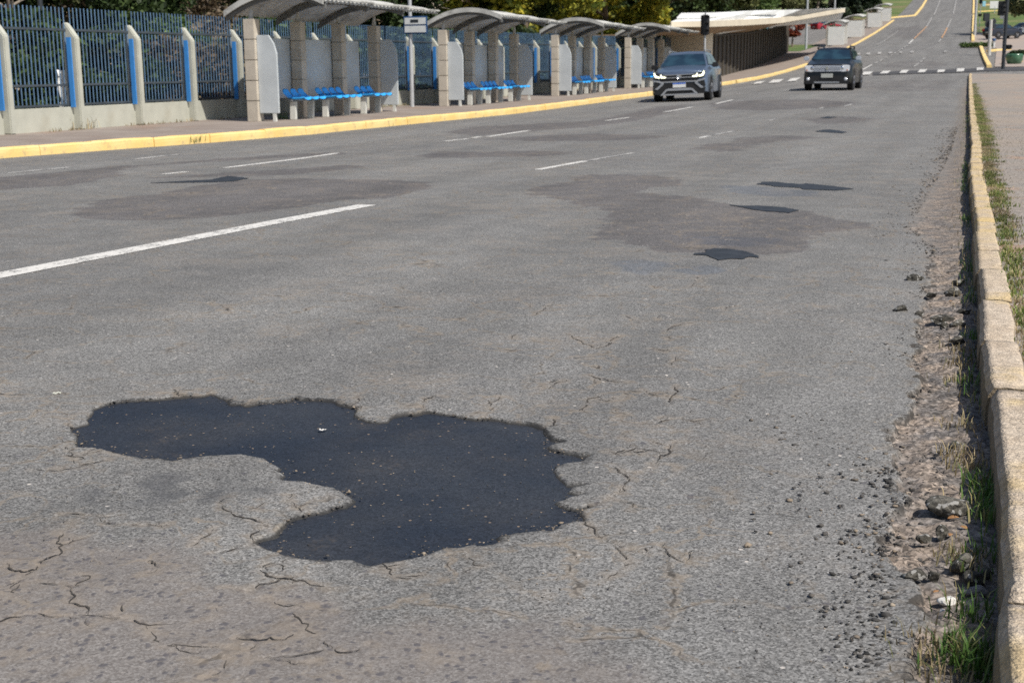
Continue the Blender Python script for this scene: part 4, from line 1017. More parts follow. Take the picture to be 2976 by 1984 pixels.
# roof
fl_px = [((1948, 79), (1948, 64), 60.0), ((2058, 79), (2058, 62), 62.5), ((2160, 75), (2160, 57), 78.), ((2267, 68), (2296, 49), 93.), ((2454, 36), (2454, 25), 130.)]
low = [at_s(*a, s) for a, b, s in fl_px]; up = []
for (a, b, s), l in zip(fl_px, low): q = at_s(a[0], b[1] if a[0] == b[0] else b[1]+2, s); up.append(Vector((l.x, l.y, q.z)))
back_low = []; ridge = []; rear = []
qv = Vector((.94, -.342, 0))
for i, ((a, b, s), l) in enumerate(zip(fl_px, low)):
    tl = ST(l.x, l.y)[1]; d = tl-wt(s)
    wz = float(Tst(s, wt(s)))+.15+2.42+.3*(s-80)/53
    bp = l-qv*(max(d, .6)+.25); back_low.append(Vector((bp.x, bp.y, wz-.03)))
    rp_ = ((1996, 45), (2090, 41), (2207, 31), (2330, 28), (2456, 24))[i]
    rg = at_s(*rp_, s+(9, 9, 9, 7, 2)[i]); ridge.append(rg); rear.append(rg+Vector((.342*5, .94*5, -.9))-qv*1.)
def skin(name, rows, mat, par):
    m2 = len(rows[0]); vs = [tuple(p) for r2 in rows for p in r2]; ff = [(i*m2+j, i*m2+j+1, (i+1)*m2+j+1, (i+1)*m2+j) for i in range(len(rows)-1) for j in range(m2-1)]
    mb = MB(); mb.add(vs, ff); o = mb.build(name, mat, par); o.location = -bl.location if par is bl else (0, 0, 0)
    sol = o.modifiers.new('s', 'SOLIDIFY'); sol.thickness = .06; sol.offset = -1; return o
rt = skin('roof', [up, ridge, rear], 'building_top', bl)
skin('fascia', [low, up], 'building_fascia', rt); skin('soffit', [[p-Vector((0, 0, .02)) for p in low], back_low, [b-qv*4 for b in back_low]], 'soffit', rt)
mid = [u.lerp(r2, .35)+Vector((0, 0, .03)) for u, r2 in zip(up, ridge)][:4]; mid2 = [u.lerp(r2, .62)+Vector((0, 0, .16)) for u, r2 in zip(up, ridge)][:4]
mid[3] = mid[2].lerp(mid[3], .6); mid2[3] = mid2[2].lerp(mid2[3], .6)
skin('roof_upstand', [mid, mid2], 'white_plate', rt)
mb = MB(); p = at_s(2228, 88, 118); 
e = skin('end_face', [[low[0], up[0]], [back_low[0], ridge[0]]], 'building_fascia', rt)
# ------------------------------------------------------------------ cars
def wheel_set(r, L, wb, x0, hw, rad, mat_arch='black_plastic'):
    for x in (x0, x0+wb):
        for sg in (-1, 1):
            y = sg*(hw-.10)
            wh = bpy.data.objects.new('wheel', None); COL.objects.link(wh); wh.parent = r; wh.location = (x, y, rad)
            mb = MB(); mb.lathe([(rad*.62, -.11), (rad*.94, -.115), (rad, -.09), (rad, .09), (rad*.94, .115), (rad*.62, .11)], 28, 'y'); mb.build('tyre', 'tyre', wh, 0, True)
            mb = MB(); mb.lathe([(rad*.63, -.08*sg), (rad*.63, .10*sg), (rad*.57, .115*sg), (rad*.2, .085*sg), (.0001, .1*sg)], 24, 'y')
            for q in range(5):
                a = q*2*math.pi/5; mb.tube((0, .1*sg, 0), (math.cos(a)*rad*.56, .105*sg, math.sin(a)*rad*.56), .05, .04, 6)
            mb.build('rim', 'rim_alloy', wh)
            mb = MB(); n = 18; vs = []; ff = []
            for i in range(n+1):
                a = math.pi*i/n*1.16-.25
                for rr, yy in ((rad*1.28, hw+.018), (rad*1.06, hw+.018), (rad*1.06, hw-.2), (rad*1.28, hw-.2)): vs.append((x+math.cos(a)*rr, yy*sg, rad+math.sin(a)*rr))
            for i in range(n):
                for e in range(4): ff.append((4*i+e, 4*i+(e+1) % 4, 4*i+4+(e+1) % 4, 4*i+4+e))
            ff += [(0, 1, 2, 3), tuple(4*n+e for e in (3, 2, 1, 0))]
            mb.add(vs, ff); mb.build('wheel_arch', mat_arch, r)
            mb = MB(); mb.lathe([(.001, hw-.06), (rad*1.1, hw-.06), (rad*1.1, hw+.004), (.001, hw+.004)], 24, 'y'); mm = mb.build('arch_liner', 'tyre', r); mm.location = (x, 0, rad)
            if sg < 0: mm.scale = (1, -1, 1)
def lerp3(a, b, t): return tuple(a[i]+(b[i]-a[i])*t for i in range(3))
def quadpane(mb, c, ins, th=.012):
    """c: 4 corners bl, br, tr, tl; inset pane standing proud"""
    l, rr, b, t = ins
    def bi(u, v): return lerp3(lerp3(c[0], c[1], u), lerp3(c[3], c[2], u), v)
    mb.panel([bi(l, b), bi(1-rr, b), bi(1-rr, 1-t), bi(l, 1-t)], th)
def body(r, paint, d):
    """d: dict of dimensions, front at x=0, -x is forward"""
    hw, L = d['hw'], d['L']; zf, zc, zb = d['zf'], d['zc'], d['zb']; x1, x2, x3, x4 = d['wx']; zr, rw, rb = d['zr'], d['rw'], d['belt_hw']
    g = d['gnd']
    pts = []
    for sg in (-1, 1):
        pts += [(0, sg*hw*.74, g+.08), (0, sg*hw*.80, zf-.2), (.05, sg*hw*.76, zf-.03), (.16, sg*hw*.95, g+.05), (.2, sg*hw*.97, zf-.16), (.55, sg*hw, g+.02), (.55, sg*hw, zf-.12), (.5, sg*hw*.86, zf+.05), (x1, sg*hw*.86, zc), (x1, sg*hw, zb-.12), (L-.5, sg*hw, g+.02), (L-.5, sg*hw, zb-.14), (L-.1, sg*hw*.93, g+.08), (L, sg*hw*.8, g+.2), (L, sg*hw*.86, zb-.25), (L-.08, sg*hw*.84, zb), (x4, sg*rb, zb)]
    pts += [(.02, 0, zf-.01), (.5, 0, zf+.085), (x1, 0, zc+.03), (-.05, 0, g+.1), (-.05, 0, zf-.22)]
    bo = hull('body', pts, paint, r, .06, 3)
    cp = []
    for sg in (-1, 1): cp += [(x1, sg*rb, zc-.03), (x4, sg*rb*.97, zb-.03), (x2, sg*rw, zr-.06), (x3, sg*rw*.97, zr-.05), (x2+.18, sg*rw*.93, zr), (x3-.3, sg*rw*.93, zr)]
    cp += [(x1-.08, 0, zc-.03), (x2-.05, 0, zr-.05), (x2+.2, 0, zr+.025), (x3-.3, 0, zr+.02)]
    ca = hull('cabin', cp, paint, r, .045, 3)
    A = lambda sg: (x1, sg*rb, zc-.03)
    mb = MB()
    # windscreen in two halves meeting at a bowed centre line
    for sg in (-1, 1):
        b0 = (x1-.08, 0, zc-.03); t0 = (x2-.05, 0, zr-.05); b1 = A(sg); t1 = (x2, sg*rw, zr-.06)
        c = [b0, b1, t1, t0]; c = [Vector(q) for q in c]
        def bi(u, v): return c[0].lerp(c[1], u).lerp(c[3].lerp(c[2], u), v)
        p = [bi(0, .06), bi(.93, .06), bi(.92, .90), bi(0, .92)]
        if sg < 0: p = p[::-1]
        nr = (p[1]-p[0]).cross(p[2]-p[0]).normalized()
        if nr.x > 0: p = p[::-1]
        mb.panel([q+Vector((-.012, 0, .012)) for q in p], .008)
    mb.build('windscreen', 'car_glass', r)
    xm = d.get('bp', (x2+x3)/2)
    for sg in (-1, 1):
        def side(x, v):
            # point on the side of the cabin between belt and roof
            xb = x; zbt = zc+(zb-zc)*(x-x1)/(x4-x1)-.03; u = (x-x1)/(x4-x1); yb = rb+(rb*.97-rb)*u
            return Vector((x, sg*(yb+(rw-yb)*v+.012), zbt+(zr-.06-zbt)*v))
        for k2, (xa, xb, sa, sbb) in enumerate(((x1+.22, xm-.04, (x2-x1)*.9, 0), (xm+.04, x4-.32, 0, -(x4-x3)*.72))):
            p = [side(xa, .12), side(xb, .12), side(xb+sbb, .86), side(xa+sa, .86)]
            m2 = MB(); q = p if sg < 0 else p[::-1]; m2.panel(q, .008); m2.build('side_window', 'car_glass', r)
    m2 = MB(); c = [Vector((x4+.0, -rb*.97, zb-.03)), Vector((x4, rb*.97, zb-.03)), Vector((x3, rw*.97, zr-.05)), Vector((x3, -rw*.97, zr-.05))]
    cc = sum(c, Vector())/4; p = [q.lerp(cc, .12)+Vector((.015, 0, .008)) for q in c]; m2.panel(p, .008); m2.build('rear_window', 'car_glass', r)
    return bo
def fp(r, name, poly, mat, x=-.012, th=.02, par=None, bev=0.):
    x -= .035
    mb = MB(); mb.prism(poly, 'x', x-th, x+.06); return mb.build(name, mat, par or r, bev)
def mir(poly): return [(-y, z) for y, z in poly][::-1]
def suv_common(r, hw, zm, mat, xm=1.35):
    for sg in (-1, 1):
        mb = MB(); mb.prism([(hw*.93, zm-.03), (hw+.02, zm-.02), (hw+.02, zm+.02), (hw*.93, zm+.0)], 'x', xm+.0, xm+.07)
        a = mb; y0 = hw+.0
        mb.prism([(y0, zm-.07), (y0+.16, zm-.075), (y0+.19, zm-.02), (y0+.17, zm+.08), (y0+.03, zm+.09), (y0-.02, zm+.02)], 'x', xm-.06, xm+.09)
        if sg < 0:
            mb.v = [(x, -y, z) for x, y, z in mb.v]
        mb.build('mirror', mat, r, .03)
plain('grille_silver', (.55, .58, .64), .3, .35, .04, 5)
heading = RZ+R(5)
# grey blue SUV ---------------------------------------------------------
d1 = dict(hw=.92, L=4.46, zf=.97, zc=1.13, zb=1.12, wx=(1.02, 1.85, 3.75, 4.36), zr=1.58, rw=.62, belt_hw=.80, gnd=.23, bp=2.75)
g1 = gp(1976, 296); g1.z = T(g1.x, g1.y)
car1 = thing('car', 'grey blue SUV with lit headlights and black lower bumper in the lane by the shelters', 'car', g1, heading)
body(car1, 'paint_greyblue', d1); wheel_set(car1, 4.46, 2.68, .86, .92, .35)
fp(car1, 'grille', [(-.62, .66), (.62, .66), (.66, .86), (-.66, .86)], 'black_plastic')
g = fp(car1, 'grille_bar', [(-.62, .755), (.62, .755), (.62, .78), (-.62, .78)], 'silver_trim', -.036); fp(car1, 'grille_bar', [(-.64, .845), (.64, .845), (.64, .868), (-.64, .868)], 'silver_trim', -.036); fp(car1, 'grille_bar', [(-.60, .62), (.60, .62), (.62, .655), (-.62, .655)], 'silver_trim', -.03)
for k2 in (0, 1):
    f = (lambda q: q) if k2 == 0 else mir
    hl = fp(car1, 'headlight', f([(.40, .74), (.80, .74), (.84, .95), (.74, .93), (.44, .87)]), 'black_plastic', -.02)
    fp(car1, 'lamp', f([(.42, .755), (.58, .755), (.60, .80), (.605, .88), (.575, .89), (.54, .815), (.42, .805)]), 'lit_lamp', -.045, .02, hl, .01)
    fp(car1, 'lamp', f([(.62, .765), (.77, .785), (.81, .86), (.82, .95), (.78, .94), (.745, .85), (.63, .815)]), 'lit_lamp', -.045, .02, hl, .01)
    fp(car1, 'bumper_trim', f([(.50, .62), (.62, .68), (.83, .71), (.84, .665), (.64, .62), (.58, .585), (.80, .42), (.70, .40), (.50, .57)]), 'silver_trim', -.03, .025, None, .008)
    fp(car1, 'air_intake', f([(.62, .60), (.80, .655), (.84, .50), (.80, .44)]), 'black_plastic', -.02)
fp(car1, 'lower_bumper', [(-.80, .24), (.80, .24), (.84, .42), (.50, .60), (-.50, .60), (-.84, .42)], 'black_plastic', -.012, .02, None, .01)
fp(car1, 'skid_trim', [(-.62, .22), (-.44, .40), (-.36, .43), (.36, .43), (.44, .40), (.62, .22), (.54, .215), (.40, .36), (-.40, .36), (-.54, .215)], 'silver_trim', -.036, .025)
fp(car1, 'skid_trim', [(-.52, .215), (.52, .215), (.50, .255), (-.50, .255)], 'silver_trim', -.036, .025)
pp = fp(car1, 'number_plate', [(-.21, .45), (.21, .45), (.21, .60), (-.21, .60)], 'white_plate', -.04, .02, None, .006); fp(car1, 'plate_band', [(-.205, .562), (.205, .562), (.205, .597), (-.205, .597)], 'blue_band', -.062, .003, pp)
mb = MB(); mb.lathe([(.062, -.08), (.082, -.095), (.082, -.065), (.062, -.065)], 24, 'x', (0, 0, .80)); 
for a, b in (((-.055, .84), (-.018, .755)), ((-.018, .755), (0, .80)), ((0, .80), (.018, .755)), ((.018, .755), (.055, .84)), ((-.03, .86), (0, .80)), ((.03, .86), (0, .80))): mb.tube((-.085, a[0], a[1]), (-.085, b[0], b[1]), .008, .008, 6)
mb.build('emblem', 'chrome', car1)
suv_common(car1, .92, 1.12, 'black_plastic')
for sg in (-1, 1):
    mb = MB(); mb.tube((2.1, sg*.60, 1.63), (3.7, sg*.585, 1.62), .018, .018, 8); mb.tube((2.05, sg*.6, 1.57), (2.15, sg*.6, 1.63), .022, .022, 8); mb.tube((3.75, sg*.585, 1.55), (3.65, sg*.585, 1.62), .022, .022, 8); mb.build('roof_rail', 'steel_grey', car1, 0, True)
mb = MB(); mb.panel([(1.755, -.34, 1.50), (1.755, -.22, 1.50), (1.705, -.22, 1.47), (1.705, -.34, 1.47)], .004); 
car1.rotation_euler = (R(-2.3), 0, heading)
# black SUV ---------------------------------------------------------------
d2 = dict(hw=.90, L=4.3, zf=1.0, zc=1.16, zb=1.14, wx=(1.1, 1.8, 3.6, 4.2), zr=1.60, rw=.63, belt_hw=.80, gnd=.25, bp=2.65)
g2 = gp(2402, 264)
car2 = thing('car', 'black SUV with chrome grille and silver mirrors in the middle lane', 'car', g2, RZ+R(-.5))
body(car2, 'paint_black', d2); wheel_set(car2, 4.3, 2.67, .84, .90, .35)
gr = fp(car2, 'grille', [(-.46, .73), (.46, .73), (.52, .92), (-.52, .92)], 'pole_dark', -.012)
for z in (.735, .80, .865, .915): fp(car2, 'grille_bar', [(-.49, z-.02), (.49, z-.02), (.49, z+.02), (-.49, z+.02)], 'grille_silver', -.035, .02, gr)
for k2 in (0, 1):
    f = (lambda q: q) if k2 == 0 else mir
    hl = fp(car2, 'headlight', f([(.46, .72), (.60, .69), (.82, .72), (.84, .94), (.55, .945), (.50, .9)]), 'lamp_lens', -.02, .02, None, .02)
    fp(car2, 'turn_lamp', f([(.73, .74), (.77, .75), (.77, .79), (.73, .79)]), 'amber_lens', -.042, .01, hl)
    mb = MB(); mb.lathe([(.001, -.085), (.07, -.08), (.085, -.05)], 18, 'x', (0, .55*(1 if k2 == 0 else -1), .84)); mb.build('reflector', 'chrome', hl, 0, True)
    mb = MB(); mb.lathe([(.001, -.07), (.06, -.065), (.07, -.02)], 18, 'x', (0, .70*(1 if k2 == 0 else -1), .43)); mb.build('fog_lamp', 'lamp_lens', car2, 0, True)
fp(car2, 'lower_bumper', [(-.80, .25), (.80, .25), (.84, .5), (.5, .56), (-.5, .56), (-.84, .5)], 'black_plastic', -.006, .015, None, .01)
fp(car2, 'bumper_trim', [(-.47, .285), (.47, .285), (.47, .335), (-.47, .335)], 'silver_trim', -.03, .02, None, .008)
fp(car2, 'number_plate', [(-.22, .48), (.22, .48), (.22, .635), (-.22, .635)], 'grey_plate', -.03, .02, None, .006)
mb = MB(); mb.panel([(-.10, 0, .745), (-.10, -.06, .83), (-.10, 0, .915), (-.10, .06, .83)], .012); mb.build('emblem', 'chrome', car2)
suv_common(car2, .90, 1.20, 'grille_silver', 1.4)
for sg in (-1, 1):
    mb = MB(); mb.tube((2.0, sg*.60, 1.665), (3.45, sg*.585, 1.66), .026, .026, 8); mb.tube((1.86, sg*.61, 1.59), (2.01, sg*.60, 1.665), .045, .03, 8); mb.tube((3.55, sg*.585, 1.57), (3.44, sg*.585, 1.66), .03, .03, 8); mb.build('roof_rail', 'black_plastic', car2, 0, True)
# parked cars ------------------------------------------------------------
def small_car(label, loc, rz, paint, suv):
    r = thing('parked_car', label, 'car', loc, rz)
    d = dict(hw=.88, L=4.3, zf=.92, zc=1.06, zb=1.08, wx=(1.1, 1.85, 3.5, 4.15), zr=1.55, rw=.62, belt_hw=.78, gnd=.22) if suv else dict(hw=.86, L=4.3, zf=.74, zc=.93, zb=.98, wx=(1.1, 1.8, 3.0, 3.8), zr=1.42, rw=.58, belt_hw=.76, gnd=.2)
    body(r, paint, d); wheel_set(r, 4.3, 2.6, .85, d['hw'], .32)
    L = d['L']
    for sg in (-1, 1):
        mb = MB(); y0, y1 = (.55, .84) if sg > 0 else (-.84, -.55); mb.box(L-.06, L+.02, y0, y1, d['zb']-.28, d['zb']-.06); mb.build('tail_light', 'red_lens', r, .02)
        mb = MB(); y0, y1 = (.45, .76) if sg > 0 else (-.76, -.45); mb.box(-.02, .08, y0, y1, d['zf']-.22, d['zf']-.08); mb.build('headlight', 'lamp_lens', r, .02)
    mb = MB(); mb.box(L-.02, L+.025, -.24, .24, d['zb']-.5, d['zb']-.37); mb.build('number_plate', 'grey_plate', r)
    return r
q = gp(2958, 112); small_car('dark SUV parked on the right, showing its red tail light', q, R(200), 'paint_dark', True)
q = gp(2932, 102); small_car('silver car parked behind the dark SUV on the right', q, R(20), 'paint_silver', False)
q = at_Y(2438, 58, 190.); q.z = T(q.x, q.y)-.35
RC = small_car('red car parked beyond the station roof, left of the dark conifers', q, R(205), 'paint_red', True)
for nm_off in (): pass

# ------------------------------------------------------------------ street furniture
def pole(name, label, cat, px, py, h, r0, r1, mat, dz=.1, rz=0.):
    b = gp(px, py, dz); t = thing(name, label, cat, b, rz)
    mb = MB(); mb.tube((0, 0, -.3), (0, 0, h), r0, r1, 12); mb.build('pole', mat, t); return t, b
def signal_head(t, z, y=-.0, w=.17, n=3, d=.0, nm='signal_head'):
    h = .3*n; mb = MB(); mb.box(-w, w, -.14, .14, z-h/2, z+h/2); hd = mb.build(nm, 'black_plastic', t, .03)
    hd.location = (d, 0, 0)
    for i in range(n):
        zz = z+h/2-.15-.3*i
        mb = MB()
        vs = []; ff = []; m2 = 12
        for k2 in range(m2+1):
            a = math.pi*k2/m2
            for rr, yy in ((.115, -.141), (.125, -.36)): vs.append((math.cos(a)*rr, yy, zz+math.sin(a)*rr))
        ff = [(2*k2, 2*k2+2, 2*k2+3, 2*k2+1) for k2 in range(m2)]
        mb.add(vs, ff); hh = mb.build('hood', 'black_plastic', hd); sl = hh.modifiers.new('s', 'SOLIDIFY'); sl.thickness = .012
        mb = MB(); mb.lathe([(.11, -.155), (.11, -.142)], 16, 'y', (0, 0, zz)); mb.build('lens', 'pole_dark', hd)
    return hd
t1, b1 = pole('traffic_light', 'black traffic light on a thin grey pole behind the grey SUV', 'traffic light', 2047, 238, 3.0, .05, .05, 'pole_grey')
q = at_s(2047, 200, 60.8); b1 = Vector((q.x, q.y, T(q.x, q.y)+.15)); t1.location = b1; yb = proj(b1)[1]
k1 = pxm(b1); zz = (yb-78)/k1
signal_head(t1, zz, d=.0, w=.14); mb = MB(); mb.box(-.2, .2, -.0, .03, zz-.42, zz+.42); mb.build('backboard', 'black_plastic', t1, .02)
mb = MB(); mb.tube((0, 0, 3.0), (0, 0, (yb-38)/k1), .03, .02, 8); mb.build('pole_top', 'pole_dark', t1)
t2, b2 = pole('traffic_light', 'tall dark traffic light pole in front of the green planter on the right', 'traffic light', 2915, 198, 7., .12, .10, 'pole_dark')
k2_ = pxm(b2); signal_head(t2, (198-30)/k2_, d=-.32, w=.22); signal_head(t2, (198-139)/k2_, d=.28, w=.16, n=1, nm='pedestrian_head')
t3, b3_ = pole('lamp_post', 'light grey lamp post at the right roadside beyond the crossing', 'lamp post', 2832, 105, 9., .16, .11, 'pole_grey')
t4, b4_ = pole('lamp_post', 'thin grey lamp post in front of the station roof, left of the black car', 'lamp post', 2342, 145, 8., .13, .1, 'pole_grey')
t5, b5_ = pole('lamp_post', 'thin grey lamp post beside the red car', 'lamp post', 2424, 66, 8., .16, .12, 'pole_grey')
t6, b6_ = pole('road_sign', 'round road sign seen from behind on a pale post by the planter', 'sign', 2874, 158, 2.9, .16, .14, 'pole_concrete')
k6 = pxm(b6_); mb = MB(); mb.lathe([(.001, -.02), (.33, -.02), (.33, .02), (.001, .02)], 24, 'y', (-.12, .2, (158-72)/k6)); mb.build('sign_disc', 'pole_dark', t6)
mb = MB(); mb.box(.2, .42, .1, .3, (158-85)/k6, (158-57)/k6); mb.box(.3, .5, .08, .28, (158-71)/k6, (158-61)/k6); mb.build('signal_box', 'pole_dark', t6, .03)
t7, b7_ = pole('post', 'thin pale grey post left of the dark traffic light pole', 'post', 2914, 143, 3.2, .06, .05, 'pole_grey')
t8, b8_ = pole('banner_sign', 'pink and white banner on a post behind the dark traffic light pole', 'sign', 2914, 100, 2., .04, .04, 'pole_grey')
k8 = pxm(b8_); mb = MB(); mb.box(-.45, .35, -.02, .02, (100-57)/k8, (100-31)/k8); pn = mb.build('banner', 'sign_white', t8, .01); mb = MB(); mb.box(-.40, .34, -.03, -.022, (100-46)/k8, (100-32)/k8); mb.build('pink_panel', 'sign_pink', pn)
t9, b9_ = pole('billboard', 'pale grey notice board on the grass slope at top right', 'sign', 2890, 38, 1., .06, .06, 'pole_grey')
k9 = pxm(b9_); mb = MB(); mb.box(-.85, .85, -.03, .03, (38-26)/k9, (38-5)/k9); mb.build('board', 'sign_white', t9, .02)
t10, b10_ = pole('bin', 'dark square litter bin on a post beside the lamp post on the right', 'bin', 2864, 92, 1., .05, .05, 'pole_grey')
k10 = pxm(b10_); mb = MB(); mb.box(-.36, .36, -.2, .2, (92-63)/k10, (92-40)/k10); mb.build('box', 'pole_dark', t10, .03)
t11, b11_ = pole('pedestrian_signal', 'thin pedestrian signal with a pale blue plate right of the lamp post', 'traffic light', 2845, 95, 4.6, .05, .05, 'pole_grey')
k11 = pxm(b11_); signal_head(t11, (95-7)/k11, w=.16, n=2); signal_head(t11, (95-46)/k11, w=.2, n=1); mb = MB(); mb.box(.2, .62, -.03, .03, (95-22)/k11, (95-7)/k11); mb.build('blue_plate', 'sign_cyan', t11, .02)
t12, b12_ = pole('bollard', 'short white bollard with a blue cap behind the yellow kerb on the right', 'bollard', 2888, 138, .62, .10, .09, 'sign_white')
k12 = pxm(b12_); mb = MB(); mb.lathe([(.17, .6), (.17, .78), (.12, .84)], 16); mb.build('cap', 'sign_blue', t12)
tp = gp(2947, 188); tp.z = T(tp.x, tp.y); pt = thing('planter', 'round green glazed planter with a low shrub beside the traffic light on the right', 'planter', tp)
mb = MB(); kp = pxm(tp); rp = 24.5/kp; hp = 31/kp
mb.lathe([(rp*.60, 0), (rp*.80, hp*.12), (rp*.97, hp*.45), (rp, hp*.8), (rp*.96, hp), (rp*.86, hp), (rp*.84, hp*.85), (.01, hp*.85)], 28); mb.build('pot', 'pot_green', pt, 0, True)
tb, bb = pole('street_pole', 'dark pole rising behind the blue fence at the far left', 'pole', 118, 330, 7, .055, .05, 'pole_dark')
tb.location = P(24.6, -18.6, .15)
lo_, hi_ = 15., 40.
for _ in range(30):
    mm = (lo_+hi_)/2
    if proj(P(mm, -18.6, 2.5))[0] < 118: lo_ = mm
    else: hi_ = mm
tb.location = P(mm, -18.6, .15)
tw = at_s(2232, 25, 195.); tw.z = T(tw.x, tw.y)
tq = thing('tower', 'pale concrete tower rising behind the station roof', 'tower', tw, RZ)
kt = pxm(tw+Vector((0, 0, 8))); mb = MB(); mb.box(-.5, .5, -.66, .66, 0, 14); mb.build('shaft', 'pole_concrete', tq, .03); mb = MB(); mb.box(-.53, -.501, -.2, .15, 0, 14); mb.build('blue_strip', 'sign_cyan', tq)
wl = gp(2330, 98)
# ------------------------------------------------------------------ vegetation
def leaf_mesh(name, cl, n, size, mat, seed=0, asp=1.6, droop=0.):
    """cl: list of (centre, radius xyz) clumps in local space"""
    g = np.random.default_rng(seed); cl_w = np.array([c[1][0]*c[1][1]*c[1][2] for c in cl])**.66; pick = g.choice(len(cl), n, p=cl_w/cl_w.sum())
    ctr = np.array([c[0] for c in cl])[pick]; rad = np.array([c[1] for c in cl])[pick]
    d = g.normal(size=(n, 3)); d /= np.linalg.norm(d, axis=1)[:, None]; rr = g.random(n)**.45
    p = ctr+d*rad*rr[:, None]
    u = g.normal(size=(n, 3)); u[:, 2] *= .6; u[:, 2] -= droop; u /= np.linalg.norm(u, axis=1)[:, None]
    w = np.cross(u, g.normal(size=(n, 3))); w /= np.linalg.norm(w, axis=1)[:, None]
    sz = size*(.6+.8*g.random(n))[:, None]; a = u*sz*asp*.5; b = w*sz*.5
    v = np.stack([p-a, p+b*.9-a*.1, p+a, p-b*.9-a*.1], 1).reshape(-1, 3)
    f = np.arange(4*n).reshape(-1, 4)
    me_o = mesh_np(name, v, f, mat); return me_o
def branches(par, mat, h, n, spread, seed, r0=.16, z0=.4):
    g = random.Random(seed); mb = MB(); pts = [Vector((0, 0, -.2))]
    for i in range(5): pts.append(Vector((g.uniform(-.12, .12)*i*.5, g.uniform(-.12, .12)*i*.5, h*(i+1)/5)))
    for i in range(5): mb.tube(pts[i], pts[i+1], r0*(1-i*.17), r0*(1-(i+1)*.17)+.01, 8)
    for i in range(n):
        k2 = g.uniform(z0, .95)*5; a = pts[int(k2)].lerp(pts[min(5, int(k2)+1)], k2 % 1); ang = g.uniform(0, 6.28); L = spread*g.uniform(.5, 1.)
        m2 = a+Vector((math.cos(ang)*L*.5, math.sin(ang)*L*.5, L*g.uniform(.1, .4))); e = m2+Vector((math.cos(ang+.3)*L*.5, math.sin(ang+.3)*L*.5, L*g.uniform(-.1, .4)))
        rr = r0*.38*(1-k2/8); mb.tube(a, m2, rr, rr*.6, 6); mb.tube(m2, e, rr*.6, rr*.2, 5)
    return mb.build('trunk', mat, par, 0, True)
def clumps(n, rx, rz, zc, seed, cr=(.5, 1.1), low=.0):
    g = random.Random(seed); out = []
    while len(out) < n:
        x, y, z = g.uniform(-1, 1), g.uniform(-1, 1), g.uniform(-1, 1)
        if not .25 < x*x+y*y+z*z < 1: continue
        c = g.uniform(*cr); out.append(((x*rx, y*rx, zc+z*rz), (c, c, c*.7)))
    return out
def tree(label, loc, kind, seed, group='trees behind the fence', name='tree'):
    r = thing(name, label, 'tree', loc, random.uniform(0, 6.28), group); return r
PROTO = {}
def proto_tree(key):
    if key in PROTO: return PROTO[key]
    if key == 'dark':   parts = (leaf_mesh('crown', clumps(46, 2.6, 3.0, 3.4, 1, (.5, 1.0)), 17000, .13, 'leaf_dark', 1), branches(None, 'bark', 6, 9, 2.2, 1))
    if key == 'mid':    parts = (leaf_mesh('crown', clumps(44, 2.4, 2.6, 3.2, 2, (.45, .9)), 14000, .13, 'leaf_mid', 2), branches(None, 'bark', 5.5, 10, 2., 2))
    if key == 'yellow': parts = (leaf_mesh('crown', clumps(60, 3.6, 2.5, 4.6, 3, (.45, .95)), 22000, .15, 'leaf_yellow', 3), branches(None, 'bark', 6.5, 12, 3., 3, .2))
    if key == 'pine':   parts = (leaf_mesh('crown', clumps(50, 2.4, 4.5, 5., 4, (.5, 1.0)), 16000, .16, 'leaf_pine', 4, 2.4, .3), branches(None, 'bark_pale', 10, 10, 2., 4, .22))
    if key == 'olive':  parts = (leaf_mesh('crown', clumps(46, 3., 3.2, 4.5, 5, (.6, 1.1)), 14000, .18, 'leaf_olive', 5), branches(None, 'bark_pale', 7, 8, 2.4, 5, .2))
    if key == 'bare':   parts = (leaf_mesh('crown', clumps(26, 2.3, 2.0, 3.6, 6, (.3, .7)), 2600, .10, 'leaf_brown', 6), branches(None, 'bark_pale', 5.5, 26, 2.6, 6, .12, .12))
    if key == 'shrub':  parts = (leaf_mesh('crown', clumps(24, 1.0, .9, .85, 7, (.3, .55)), 5200, .10, 'leaf_dark', 7), branches(None, 'bark', 1.4, 8, .8, 7, .04, .1))
    if key == 'dryshrub': parts = (leaf_mesh('crown', clumps(26, 1.2, .8, .8, 8, (.25, .55)), 5200, .09, 'leaf_brown', 8, 2.2), branches(None, 'bark_pale', 1.5, 16, 1.1, 8, .03, .05))
    if key == 'red':    parts = (leaf_mesh('crown', clumps(14, .85, .9, 1.9, 9, (.3, .5)), 2200, .16, 'leaf_red', 9), branches(None, 'bark', 2, 6, .7, 9, .08))
    PROTO[key] = parts; return parts
_first = set()
def plant(key, label, loc, sc_=1., group=None, name='tree', cat='tree'):
    a, b = proto_tree(key); r = thing(name, label, cat, loc, random.uniform(0, 6.28), group); r.scale = (sc_, sc_, sc_*random.uniform(.92, 1.08))
    for o in (a, b):
        if key not in _first: q = o
        else: q = o.copy(); COL.objects.link(q)
        q.parent = r
    _first.add(key); return r
def at_x(px, t, z=1.5):
    s = s_on(px, t, z); return P(s, t, .15+5.0*float(sstep(-20, -40, t))*.8 if s < 62 else .1)
